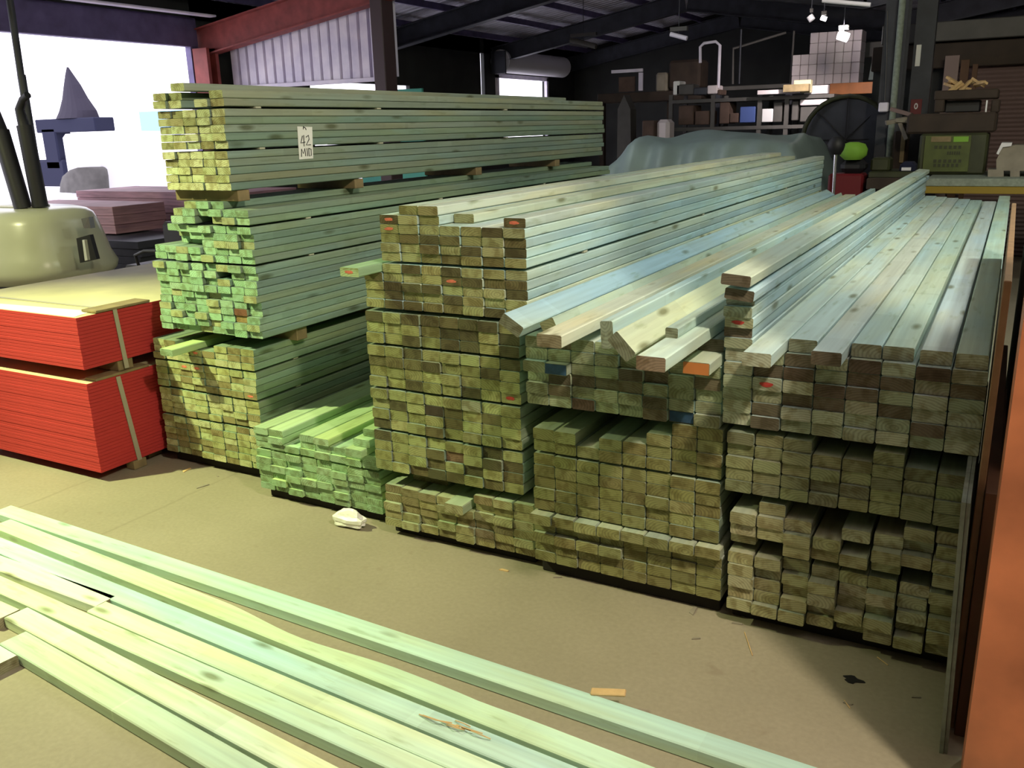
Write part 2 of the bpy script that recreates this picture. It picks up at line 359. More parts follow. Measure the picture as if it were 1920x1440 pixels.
# --- centre stack
pack('C3', -2.205, 2.80, .046, 8, 6, .0905, .0885, .0362, 5.4, gaps=(), tops=[5, 5, 5, 5, 4, 6, 6, 6], jit=.012, seed=7)
pack('C2', -2.232, 2.797, .303, 8, 15, .0884, .0870, .0427, 5.5, gaps=(4, 8, 12), jit=.007, seed=8, endfix={(3, 6): (.05, .035, .02), (5, 7): (.42, .42, .3), (4, 2): (.2, .12, .07)},
     marks={(7, 8): 'red_paint'})
def c1end(c, r): return None
pack('C1', -2.225, 2.80, .998, 8, 11, .0920, .0902, .0352, 5.65, gaps=(5,), tops=[4, 10, 11, 11, 10, 9, 9, 10], jit=.006, seed=9,
     voff=lambda c, r: (.10 if (c == 4 and r == 9) else .05 if c in (5, 6) and r == 9 else 0),
     marks={(1, 9): 'pink_paint', (1, 8): 'pink_paint', (7, 9): 'pink_paint', (4, 3): 'pink_paint'})
# --- column right of centre
pack('D3', -1.462, 2.762, .064, 8, 5, .0915, .0898, .0412, 5.5, gaps=(), jit=.005, seed=10,
     voff=lambda c, r: -.035 if r == 4 else (-.02 if (r == 2 and c < 4) else 0))
pack('D2', -1.460, 2.762, .279, 8, 9, .0893, .0878, .0443, 5.5, gaps=(5,), tops=[7, 7, 6, 7, 7, 8, 9, 9], jit=.006, seed=11)
pack('D1', -1.480, 2.762, .696, 8, 7, .0903, .0888, .0423, 5.75, gaps=(), tops=[6, 6, 6, 6, 6, 6, 6, 7], jit=.012, seed=12,
     marks={(6, 0): 'blue_paint', (1, 3): 'blue_paint', (7, 5): 'orange_end'}, endfix={(2, 0): (.13, .08, .06)}, voff=lambda c, r: -.13 if (c, r) == (7, 5) else -.03 if (c, r) in ((1, 3), (0, 3)) else .03 if r == 5 and c > 3 else 0)
# --- rightmost stack
pack('E3', -.705, 2.745, .062, 8, 9, .0890, .0862, .0421, 5.6, gaps=(5,), tops=[8, 9, 8, 8, 8, 8, 9, 9], jit=.028, seed=13, gap=.022, ujit=.003, holes={(3, 7), (4, 6), (6, 5), (1, 5)})
pack('E2', -.728, 2.745, .494, 8, 5, .0900, .0880, .0408, 5.7, gaps=(), jit=.010, seed=14, tops=[5, 5, 5, 4, 4, 5, 4, 4])
pack('E1', -.748, 2.742, .724, 8, 6, .0940, .0924, .0418, 5.8, gaps=(), jit=.010, seed=15, tops=[6, 6, 6, 6, 6, 6, 6, 6],
     marks={(1, 3): 'red_paint'}, endfix={(6, 5): (.10, .07, .045), (2, 4): (.12, .085, .055), (3, 3): (.12, .085, .06), (4, 5): (.11, .08, .055)})
random.seed(21)
def P2B(cx, cy, z): p = PZ(cx, cy, z); return p
gE = 'loose boards lying on the rightmost stack'
for i, (c, du, dv, dz, ex) in enumerate([(1, .012, -.20, 0, 'jutting out furthest beside its tall ridge'), (2, .006, .02, 0, 'second from the ridge'), (3, .004, -.11, 0, 'third from ridge, jutting past its neighbours'),
                               (4, .001, .03, 0, 'fourth from the ridge'), (5, -.004, .03, 0, 'fifth from the ridge'), (6, .004, .02, 0, 'sixth from the ridge')]):
    board(-.748+c*.094+du, 2.742+dv, .724+6*.0427, 5.8-dv-.1*i, .0850, .0415, pal='E1', label=f"pale board on top of rightmost stack, {ex}",
          group=None, top=1, right=1 if c in (3, 6) else 0, must=True)
board(-.086, 2.75, .724+6*.0427, 5.85, .083, .043, pal='E1', label='pale board at far right edge on top of rightmost stack', top=1, must=True)
# ridge of boards at its left edge
zr = .724+6*.0427
for i in range(5):
    board(-.752+rr(-.003, .003), 2.735+rr(-.02, .02), zr+i*.0345, 6.0, .0895, .0338, pal='E1', label=f"board in ridge on rightmost stack's left edge, {ORD[i+1]} from bottom",
          right=1, top=1 if i == 4 else 0, mark='red_paint' if i == 2 else None, must=True, side=(.50, .62, .60))
board(-.735, 2.66, zr+5*.0345+.002, 6.1, .0895, .034, pal='E1', label="board second from top of the ridge on rightmost stack, set right", roll=.10, right=1, top=0, must=True, side=(.50, .62, .62))
board(-.742, 2.64, zr+6*.0345+.014, 6.15, .0895, .034, pal='E1', label="topmost board of the ridge on rightmost stack, tilted end", roll=.08, right=1, top=1, must=True, side=(.54, .62, .5))
# --- loose boards over the pack right of the centre stack
gD = 'loose boards strewn over the second stack'
zd = .99
def loose(cx, cy, z, L, roll, yaw, lab, w_=.0875, h=.042, end=None, side=None, mark=None, pitch=0):
    p = PZ(cx, cy, z)
    q = Matrix.Rotation(roll, 3, 'Y') @ Vector((w_/2, 0, h/2))
    board(p.x-q.x, p.y, z-q.z, L, w_, h, roll, yaw, pitch, pal='D1', label=lab, top=1, right=1, end=end, side=side, mark=mark, must=True)
DS = (.52, .66, .62)
def lb(uc, v, zc, L, roll, lab, w_=.0875, h=.042, end=None, side=None, mark=None):
    q = Matrix.Rotation(roll, 3, 'Y') @ Vector((w_/2, 0, h/2))
    board(uc-q.x, v, zc-q.z, L, w_, h, roll, 0, 0, pal='D1', label=lab, top=1, right=1, end=end, side=side, mark=mark, must=True)
ZT = .696+7*.0432
lb(-1.412, 2.53, ZT+.042, 5.85, .55, 'bluish board beside centre stack, end rough and tilted down right', end=(.20, .21, .14), side=(.46, .64, .68))
lb(-1.318, 2.62, ZT+.030, 5.7, -.45, 'narrow tilted board wedged between bluish and flat beige loose boards', end=(.26, .27, .14), w_=.055, side=(.5, .62, .5))
lb(-1.231, 2.45, ZT+.022, 5.9, 0.0, 'flat beige loose board with brown end, right of the bluish tilted one', end=(.28, .24, .15), side=(.68, .68, .50))
lb(-1.054, 2.50, ZT+.047, 5.9, 1.50, 'loose board standing on its narrow edge, light blue face', end=(.28, .33, .24), side=(.54, .70, .66))
lb(-.953, 2.37, ZT+.048, 5.9, .80, 'loose board tilted steeply down right, left of the furthest-jutting pale one', end=(.22, .24, .16), side=(.60, .68, .48))
lb(-.862, 2.55, ZT+.042+.017, 5.6, 0, 'small square loose end lying on the furthest-jutting pale board', end=(.22, .25, .17), w_=.040, h=.032, side=(.54, .66, .54))
lb(-.840, 2.31, ZT+.022, 6.0, 0, 'flat pale loose board sticking out furthest, red-brown end', end=(.30, .22, .15), side=(.62, .74, .60))
# flat layer behind, covering the pack top
for i, (c, dv) in enumerate([(0, .15), (1, .35), (2, .20), (3, .3), (4, .25), (5, .3), (6, .12)]):
    board(-1.48+c*.0903, 2.762+dv, .696+6*.0432, 5.6-dv, .0882, .0418, pal='D1', label=f'board under the loose ones on second stack, {ORD[c+1]} from left', top=1, side=(.50, .62, .52), must=False)
# --- single boards sticking out
board(-2.2275, 2.655, .998+4*.0359+.0005, 5.2, .0895, .0345, pal='S', label="board sticking out from left side of centre stack's top pack, orange mark", top=1, must=True, mark='pink_paint', end=(.45, .58, .3))
board(-3.575, 2.865, .062+16*.0348+.0275, 4.2, .0868, .0345, pal='S', label="board sticking out over left stack's bottom pack", top=1, right=1, must=True)
board(-2.40, 2.80, .050+8*.0337+.0095, 4.2, .0885, .0343, pal='S', label='short board end on small pile, touching the centre stack', top=1, right=1, must=True)
board(-2.385, 2.84, .050+9*.0337+.0115, 4.2, .0885, .0343, roll=.0, pal='S', label='topmost board end on small pile against the centre stack', top=1, right=1, must=True)
board(-2.36, 2.88, .050+10*.0337+.0135, 4.2, .0885, .0343, yaw=.0, pal='S', label='uppermost loose board end leaning over small pile', top=1, right=1, must=True)
board(-3.40, 2.98, 1.432+12*.0352+.019, 4.1, .085, .0345, yaw=.012, pal='L1', label='single board on top of the left stack, its highest', top=1, right=1, must=True)
board(-2.12, 2.90, .046+5*.0370, 5.3, .0885, .039, pal='C3', label="board end under centre stack's middle pack, leftmost of top row", top=1, must=False)
board(-2.03, 2.90, .046+5*.0370, 5.3, .0885, .039, pal='C3', label="board end under centre stack's middle pack, beside leftmost of top row", top=1, must=False)
board(-1.86, 2.74, .046+4*.0370, 5.3, .0885, .039, pal='C3', label="board end jutting out below centre stack, pale top", top=1, must=False)
# --- boards on the concrete in front (far edge line, near edge line from the photo)
def ground(label, fa, fb, ext=0, v=None, wane=False, z=0, w_=.0875, h=.042, side=None, endat=None, startat=None):
    a = PZ(*fa, h+z); b = PZ(*fb, h+z); d = (b-a); L = d.length; d.normalize()
    a = a - d*(startat or 0); L += (startat or 0) + ext
    # board runs along d, its far long edge on the line
    yaw = math.atan2(d.y, d.x) - math.pi/2         # local y -> d
    side_v = Vector((d.y, -d.x, 0))                 # local x (towards the camera)
    board(a.x, a.y, z, L, w_, h, 0, yaw, 0, pal='G', label=label, top=1, right=1, must=True, wane=wane, side=side)
ground('farthest long board on the concrete, pale green, running full width', (22, 947), (1533, 1438), ext=.6, side=(.56, .74, .58))
ground('long board on the concrete with wavy bark edge, second from the stacks', (21, 973), (1240, 1442), ext=.7, wane=True, side=(.64, .79, .53), w_=.088)
ground('bluish long board on the concrete, third from the stacks', (0, 1006), (1100, 1444), ext=.7, startat=.6, side=(.54, .74, .66))
ground('cream board on the concrete ending halfway, square end', (0, 1040), (217, 1117), startat=.5, side=(.82, .84, .64), w_=.084)
ground('yellowish board on the concrete starting beside the cream board end', (200, 1127), (953, 1440), ext=.8, side=(.70, .80, .56), w_=.079)
ground('pale long board on the concrete, third from the camera', (0, 1078), (840, 1440), ext=.8, startat=.8, side=(.68, .82, .60), w_=.080)
ground('cream green board on the concrete with knots, second from the camera', (53, 1138), (640, 1440), ext=.7, side=(.74, .81, .60))
ground('nearest long board on the concrete, greenish with dark stains', (50, 1183), (513, 1443), ext=.7, side=(.62, .72, .52), w_=.092)
ground('short pale board end at left edge above nearest board', (0, 1125), (38, 1142), startat=.9, side=(.8, .84, .6))
ground('cream board end at far left below nearest board', (0, 1209), (33, 1228), startat=.9, side=(.86, .86, .66))

def board_geo(b):
    w_, h, L = b['w'], b['h'], b['L']; e = .0036
    prof = [(e, 0), (w_-e, 0), (w_, e), (w_, h-e), (w_-e, h), (e, h), (0, h-e), (0, e)]
    ys = [0, L]
    if b['wane']: ys = [0] + [L*k/60 for k in range(1, 60)] + [L]
    rot = (Matrix.Rotation(b['yaw'], 3, 'Z') @ Matrix.Rotation(b['pitch'], 3, 'X') @ Matrix.Rotation(b['roll'], 3, 'Y'))
    seed = Vector((rr(0, 50), rr(0, 50), rr(0, 50)))
    cx, cz = rr(-.02, w_+.02), rr(-.08, .02)
    vs, lc = [], []
    for y in ys:
        for (x, z) in prof:
            if b['wane'] and x < w_*.3:
                k = max(0, 1-abs(y-1.85)/.42); k2 = max(0, 1-abs(y-2.6)/.25)*.5
                x += .030*k*k*(3-2*k) + .02*k2*(1+.3*math.sin(y*25))*k2
            vs.append(rot @ Vector((x, y, z))); lc.append((x-cx + 0*seed.x, y+seed.y, z-cz))
    n = 8; fs = []; mi = []
    for i in range(len(ys)-1):
        for k in range(n): fs.append((i*n+k, i*n+(k+1) % n, (i+1)*n+(k+1) % n, (i+1)*n+k)); mi.append(0)
    m0 = len(vs)
    for y, rev in ((0, False), (L, True)):           # end faces with vertices of their own
        base = len(vs)
        src = vs[:n] if y == 0 else vs[(len(ys)-1)*n:(len(ys)-1)*n+n]
        for (x, z), p in zip(prof, src): vs.append(p.copy()); lc.append((x-cx, y+seed.y, z-cz))
        f = tuple(range(base, base+n)); fs.append(f if not rev else f[::-1]); mi.append(1)
    return vs, fs, mi, lc
def finish(name, parts, origin):
    V, Fc, Mi, LC, T, E_ = [], [], [], [], [], []
    for b, (vs, fs, mi, lc), off in parts:
        n = len(V); V += [p+off for p in vs]; Fc += [tuple(i+n for i in f) for f in fs]; Mi += mi; LC += lc
        T += [(*b['side'], 1)]*len(vs); E_ += [(*b['end'], 1)]*len(vs)
    me = bpy.data.meshes.new(name); me.from_pydata(V, [], Fc)
    me.polygons.foreach_set('material_index', Mi); me.materials.append(M_SIDE); me.materials.append(M_END)
    a = me.attributes.new('lc', 'FLOAT_VECTOR', 'POINT'); a.data.foreach_set('vector', [c for p in LC for c in p])
    a = me.attributes.new('tint', 'FLOAT_COLOR', 'POINT'); a.data.foreach_set('color', [c for p in T for c in p])
    a = me.attributes.new('endc', 'FLOAT_COLOR', 'POINT'); a.data.foreach_set('color', [c for p in E_ for c in p])
    return link(name, me, origin)
def area(b):                                          # about how many pixels of it the photograph shows
    x, y, z = proj((b['u']+b['w']/2, b['v'], b['z']+b['h']/2))
    if b['must']: return 1e9
    s = b['w']*b['h']*(F_PX/z)**2
    if x < -40 or x > 1960: return 0
    def quad(ps):
        q = [proj(p)[:2] for p in ps]; return abs(sum(q[i][0]*q[(i+1) % 4][1]-q[(i+1) % 4][0]*q[i][1] for i in range(4)))/2
    u0, u1, v0, v1, z0, z1 = b['u'], b['u']+b['w'], b['v'], b['v']+b['L'], b['z'], b['z']+b['h']
    vis = {'C2': 0.05, 'C3': .02, 'D1': .3, 'D2': .02, 'D3': .02, 'E1': .15, 'E2': .0, 'E3': .0, 'L3': .35, 'L2': .6, 'S': .6}.get(b['pal'], 1)
    if b['right'] and b['pal'] not in ('E1', 'E2', 'E3', 'D1', 'D2', 'D3'): s += quad([(u1, v0, z0), (u1, v1, z0), (u1, v1, z1), (u1, v0, z1)])*vis
    if b['top']: s += quad([(u0, v0, z1), (u1, v0, z1), (u1, v1, z1), (u0, v1, z1)])*vis*.5
    return s
BOARDS.sort(key=area, reverse=True)
single, rest = BOARDS[:298], BOARDS[298:]
random.seed(99)
for b in single:
    o = finish('timber_board', [(b, board_geo(b), Vector((0, 0, 0)))], (b['u'], b['v'], b['z']))
    tag(o, b['label'], 'timber board', b['group'])
    if b['mark']:
        rot = Matrix.Rotation(b['roll'], 3, 'Y')
        full = b['mark'] in ('blue_paint', 'orange_end')
        col = {'orange_end': 'orange_beam'}.get(b['mark'], b['mark'])
        w_, h = b['w'], b['h']; x0, x1, z0, z1 = (.002, w_-.002, .002, h-.002) if full else (w_*.22, w_*.74, h*.30, h*.72)
        k = 12; poly = []
        if full: poly = [(x0, z0), (x1, z0), (x1, z1), (x0, z1)]
        else:
            for i in range(k):
                a = 2*math.pi*i/k; q = rr(.7, 1.05); poly.append(((x0+x1)/2+(x1-x0)/2*math.cos(a)*q, (z0+z1)/2+(z1-z0)/2*math.sin(a)*q))
        base = Vector((b['u'], b['v'], b['z']))
        mb = MB().prism([base + rot @ Vector((x, -.0002, z)) for x, z in poly], rot @ Vector((0, -.0008, 0)))
        mo = mb.build('paint_mark', M[col], o); mo['label'] = {'pink_paint': 'pink spray mark', 'red_paint': 'red spray mark', 'blue_paint': 'dark blue painted end', 'orange_end': 'orange painted end'}[b['mark']]
if rest:
    o = finish('timber_boards', [(b, board_geo(b), Vector((b['u'], b['v'], b['z']))) for b in rest], (0, 0, 0))
    tag(o, 'remaining treated pine boards packed inside and low in the stacks', 'timber', kind='stuff')

# bearers (timber laid crosswise under the packs)
def bearers(u0, u1, z0, z1, vs, where, wd=.075, col='batten'):
    for i, v in enumerate(vs):
        o = box('timber_bearer', (u0, v, z0+.0008), (u1, v+wd, z1-.0008), M[col], None, .003)
        tag(o, f"{['nearest', 'second', 'third', 'farthest'][i]} crosswise bearer {where}", 'bearer', f'bearers {where}')
M['gap_shade_bearer'] = new_mat('shade_dark_bearer', (.016, .013, .010), .9)  # near-black tone stands in for the shade in the gap under the stacks
DK = 'gap_shade_bearer'
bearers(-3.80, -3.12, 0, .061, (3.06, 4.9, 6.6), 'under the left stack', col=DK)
bearers(-3.80, -3.06, .673, .742, (3.28, 3.97, 5.2, 6.7), "under left stack's middle pack")
bearers(-3.55, -3.135, 1.378, 1.430, (3.06, 3.92, 5.2, 6.4), "under left stack's top pack")
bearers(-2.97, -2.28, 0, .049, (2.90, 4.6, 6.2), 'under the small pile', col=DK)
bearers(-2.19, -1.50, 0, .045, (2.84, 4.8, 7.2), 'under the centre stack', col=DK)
bearers(-2.20, -1.52, .271, .302, (3.2, 5.0, 7.2), "under centre stack's middle pack")
bearers(-2.21, -1.53, .985, .997, (3.2, 5.0, 7.2), "under centre stack's top pack")
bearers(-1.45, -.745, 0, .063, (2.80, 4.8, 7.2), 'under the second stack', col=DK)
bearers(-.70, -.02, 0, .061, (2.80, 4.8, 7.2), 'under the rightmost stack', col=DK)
bearers(-.70, -.02, .062+9*.04294+.0225, .493, (3.1, 4.8, 7.2), "under rightmost stack's middle pack")
bearers(-.72, -.02, .494+5*.0417, .723, (3.1, 4.8, 7.2), "under rightmost stack's upper pack")

def stickers(pal, u0, u1, z0, h, gaps, vs, gap=.009):
    for k, g_ in enumerate(gaps):
        zz = z0 + g_*h*1.02 + gap*(k+1)
        for i, v in enumerate(vs):
            o = box('sticker_batten', (u0, v, zz-gap+.0006), (u1, v+.035, zz-.0006), M['sticker'], None)
            tag(o, f"{['nearest', 'second', 'third', 'farthest'][i]} thin batten in {ORD[k+1]} gap up, {NAMEP[pal]}", 'batten', 'thin battens between board rows')
stickers('L1', -3.50, -3.126, 1.432, .0345, (5, 10), (3.22, 4.15, 5.6))
stickers('L2', -3.60, -3.04, .742, .0338, (10, 15), (3.4, 4.6, 6.0))
stickers('L3', -3.80, -3.118, .062, .0341, (6, 10, 14), (3.30, 4.3, 6.0))
stickers('C1', -2.12, -1.493, .998, .0352, (5,), (3.30, 4.9, 7.0))
stickers('C2', -2.22, -1.53, .303, .0427, (4, 8, 12), (3.10, 4.9, 7.0))

# ------------------------------------------------------------------ setting
def struct(o): o['kind'] = 'structure'; return o
def corr(name, p0, du, dn, dl, n, depth, mat, thick=.002):
    """trapezoid sheet: p0 corner, du rib-to-rib vector, dn normal, dl length along ribs"""
    p0, du, dn, dl = map(Vector, (p0, du, dn, dl)); mb = MB(); pr = []
    for i in range(n):
        for t, d in ((0, 0), (.55, 0), (.65, 1), (.9, 1)): pr.append(p0+du*(i+t)+dn*depth*d)
    pr.append(p0+du*n)
    th = dn.normalized()*thick; m = len(pr)
    vs = pr + [p+dl for p in pr] + [p+th for p in pr] + [p+dl+th for p in pr]
    fs = [(i, i+1, m+i+1, m+i) for i in range(m-1)] + [(2*m+i, 3*m+i, 3*m+i+1, 2*m+i+1) for i in range(m-1)]
    mb.add(vs, fs); return mb
struct(box('floor', (-11.7, -6, -.15), (8, 25.2, 0), M['floor']))
WL = -11.6
SL = .17; EA = 3.25; AP = -6.67; VAL = -2.3
def rz(u):                                                     # underside of the rafters
    if u <= AP: return EA + SL*(u-WL)
    if u <= VAL: return EA + SL*(AP-WL) - SL*(u-AP)
    return EA + SL*(AP-WL) - SL*(VAL-AP) + SL*.9*(u-VAL) if u < 3 else EA + SL*(AP-WL) - SL*(VAL-AP) + SL*.9*(3-VAL) - SL*(u-3)
RO = .50
def wall(name, parts, mat):
    mb = MB()
    for a, b in parts: mb.box(a, b)
    return struct(mb.build(name, mat))
wall('wall_left', [((WL-.1, -6, 0), (WL, 1.5, 3.78)), ((WL-.1, 1.5, 3.45), (WL, 25, 3.78)), ((WL-.1, 10.72, 0), (WL, 13.4, 3.78)), ((WL-.1, 13.4, 2.62), (WL, 16.6, 3.78)), ((WL-.1, 16.6, 0), (WL, 19.62, 3.78)),
                   ((WL-.1, 19.80, 0), (WL, 20.4, 3.78)), ((WL-.1, 20.4, 2.93), (WL, 23.1, 3.78)), ((WL-.1, 23.1, 0), (WL, 25, 3.78)), ((WL-.1, 20.4, 0), (WL, 23.1, .9)), ((WL-.1, 19.62, 0), (WL, 19.80, 1.2))], M['dark_wall'])
wall('wall_back', [((-11.7, 25, 0), (8, 25.1, 5))], M['dark_wall'])
wall('wall_front', [((-11.7, -6.1, 0), (8, -6, 5))], M['dark_wall'])
wall('wall_right', [((8, -6, 0), (8.1, 25, 5))], M['dark_wall'])
# ceiling: three sloping sheets
def roof_mesh():
    mb = MB()
    for (ua, ub) in ((WL-.2, AP), (AP, VAL), (VAL, 3), (3, 8.1)):
        z0, z1 = rz(max(ua, WL))+RO, rz(ub)+RO
        n = 150
        dv = 31.2/n
        c = corr('x', (ua, -6.1, z0), (0, dv, 0), (0, 0, 1), (ub-ua, 0, z1-z0), n, .035, None, .003)
        mb.add(c.v, c.f)
    return mb.build('ceiling', M['roof'])
struct(roof_mesh())
def ibeam(mb, a, b, d, w_, t=.02):                              # I-section with its depth vertical, a,b on the bottom centre line
    a, b = Vector(a), Vector(b); ax = (b-a).normalized(); sd = ax.cross(Vector((0, 0, 1))).normalized(); up = sd.cross(ax)
    for (x0, x1, y0, y1) in ((-w_/2, w_/2, 0, t), (-w_/2, w_/2, d-t, d), (-t/2, t/2, t, d-t)):
        ps = [a+sd*x0+up*y0, a+sd*x1+up*y0, a+sd*x1+up*y1, a+sd*x0+up*y1]; mb.prism(ps, b-a)
for i, v in enumerate((15.6, 20.2, 24.6)):
    mb = MB(); ibeam(mb, (WL, v, EA-.05), (AP, v, rz(AP)-.05), .38, .2); ibeam(mb, (AP, v, rz(AP)-.05), (VAL, v, rz(VAL)-.05), .38, .2)
    ibeam(mb, (VAL, v, rz(VAL)-.05), (3, v, rz(3)-.05), .38, .2)
    struct(mb.build('trim_%d' % (i+1), M['dark_steel']))
mb = MB(); ibeam(mb, (WL, 10.75, 2.86), (AP, 10.75, 2.86+.145*(AP-WL)), .42, .2); ibeam(mb, (AP, 10.75, 2.86+.145*(AP-WL)), (VAL, 10.75, rz(VAL)-.1), .42, .2)
struct(mb.build('trim_4', M['red_steel']))
mb = MB()
for u in (-11.0, -9.9, -8.8, -7.7, -6.9, -6.4, -5.3, -4.2, -3.1, -1.6, -.4, .8, 2.0):
    z = rz(u)+.33; mb.box((u-.03, -6, z), (u+.03, 25, z+.12))
struct(mb.build('trim_5', M['flare_tinted_steel']))
struct(box('trim_6', (WL+.0, -6, 3.03), (WL+.14, 10.7, 3.46), M['flare_tinted_steel'], None, .01))      # door header
struct(box('trim_7', (WL+.45, -6, 3.44), (WL+.60, 10.7, 3.47), M['zinc'], None, .01))  # pale strip put in for the daylit highlight on the purlin flange
mb = MB(); mb.box((WL, 10.55, 0), (WL+.12, 10.74, 3.03)); struct(mb.build('trim_8', M['flare_tinted_steel']))
mb = MB(); mb.box((WL+.14, 10.56, 0), (WL+.44, 10.62, 3.0)); mb.box((WL+.14, 10.74, 0), (WL+.44, 10.80, 3.0)); mb.box((WL+.27, 10.6, 0), (WL+.31, 10.76, 3.0)); struct(mb.build('trim_9', M['red_steel']))
# corrugated partition hanging above a gap
u0, u1 = -11.1, -7.95; n = 17
cm = MB()
for i in range(n):
    a = u0+(u1-u0)*i/n; b = u0+(u1-u0)*(i+1)/n; 
    za = 2.86+.145*(a-WL)+.10; zb = 2.86+.145*(b-WL)+.10; zl = 2.44
    w_ = b-a; xs = [a, a+w_*.72, a+w_*.76, a+w_*.93, b]; ys = [11.0, 11.0, 11.14, 11.14, 11.0]
    for k in range(4):
        zt0 = za+(zb-za)*(xs[k]-a)/w_; zt1 = za+(zb-za)*(xs[k+1]-a)/w_
        cm.add([(xs[k], ys[k], zl), (xs[k+1], ys[k+1], zl), (xs[k+1], ys[k+1], zt1), (xs[k], ys[k], zt0),
                (xs[k], ys[k]+.004, zl), (xs[k+1], ys[k+1]+.004, zl), (xs[k+1], ys[k+1]+.004, zt1), (xs[k], ys[k]+.004, zt0)],
               [(0, 1, 2, 3), (7, 6, 5, 4), (0, 4, 5, 1), (3, 2, 6, 7)])
struct(cm.build('wall_partition', M['zinc']))
struct(box('trim_10', (-11.15, 10.93, 2.38), (-7.9, 10.99, 2.44), M['zinc'], None, .005))
struct(box('trim_11', (-8.02, 10.62, 0), (-7.82, 10.9, 3.6), new_mat('brown_post_paint', (.06, .035, .035), .6), None, .01))
pg = box('teal_panel', (-9.6, 12.2, 0), (-8.3, 12.25, 2.32), M['teal'], None, .005); tag(pg, 'teal sheet glimpsed under the hanging corrugated wall', 'panel')
# window with roller shutter in the left wall
mb = MB(); mb.box((WL-.02, 20.32, .9), (WL+.06, 20.42, 2.98)); mb.box((WL-.02, 23.08, .9), (WL+.06, 23.18, 2.98)); mb.box((WL-.02, 20.32, 2.90), (WL+.06, 23.18, 3.0)); struct(mb.build('window_1', M['zinc']))
t = thing('roller_shutter', (WL+.25, 21.8, 3.0), 'white rolled-up shutter drum above the far bright window', 'shutter')
MB().tube([(WL+.28, 20.1, 3.27), (WL+.28, 23.6, 3.27)], .27, 24).build('shutter_drum', M['white'], t)
MB().box((WL+.05, 20.05, 2.98), (WL+.45, 20.1, 3.5)).build('end_bracket', M['dark_steel'], t)
# outside
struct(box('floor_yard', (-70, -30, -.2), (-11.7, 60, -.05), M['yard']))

# ------------------------------------------------------------------ red sheet packs
def sheet_pack(z0, z1, n, label, du=0, top_yellow=False):
    t = thing('sheet_pack', (-4.49+du, 3.85, z0), label, 'sheet pack')
    th = (z1-z0)/n
    for i in range(n):
        x = rr(-.001, .001); y = rr(-.0012, .0012)
        mats = [M['red_sheet'], M['yellow_ply']]
        mb = MB(); a = Vector((-5.11+du+x, 2.652+y, z0+i*th+.0006)); b = Vector((-3.875+du+x, 5.05+y, z0+(i+1)*th-.0002))
        mb.box(a, b, 0, .0015)
        if i == n-1: 
            mb.m = [1 if k == 5 else m_ for k, m_ in enumerate(mb.m)]
        mb.build('sheet', mats, t)
    return t
random.seed(5)
t1 = sheet_pack(.050, .520, 27, 'lower pack of red-edged sheets on the concrete')
for v in (3.0, 4.6): box('skid', (-5.05, v, 0.0), (-3.95, v+.09, .0495), M['batten'], t1, .003)
MB().prism([(-3.872, 2.815, .515), (-3.872, 2.840, .515), (-3.872, 2.895, .045), (-3.872, 2.868, .045)], (.004, 0, 0)).build('strap', M['strap'], t1)
box('strap_protector', (-3.95, 2.70, .5205), (-3.868, 3.02, .533), M['batten'], t1, .002)
box('strap_foot', (-3.93, 2.84, .002), (-3.868, 2.92, .048), M['batten'], t1, .002)
t2 = sheet_pack(.590, .850, 15, 'upper pack of red-edged sheets with pale yellow top', .0, True)
for v in (2.85, 4.6): box('skid', (-5.05, v, .534), (-3.885, v+.09, .5895), M['batten'], t2, .003)
MB().prism([(-3.872, 2.855, .86), (-3.872, 2.878, .86), (-3.872, 2.900, .545), (-3.872, 2.875, .545)], (.004, 0, 0)).build('strap', M['strap'], t2)
box('top_strap', (-5.1, 2.855, .8505), (-3.87, 2.878, .8535), M['strap'], t2)
box('strap_protector', (-3.98, 2.76, .8536), (-3.866, 3.08, .866), M['batten'], t2, .002)
mb = MB(); mb.prism([(-4.60, 2.66, .8507), (-3.90, 2.66, .8507), (-3.95, 2.80, .8507), (-4.75, 2.74, .8507)], (0, 0, .0012)); sc = mb.build('paper_scrap', M['paper'], None)
sc.location = sc.location; tag(sc, 'pale wrapping scrap on top of the upper red pack', 'paper')

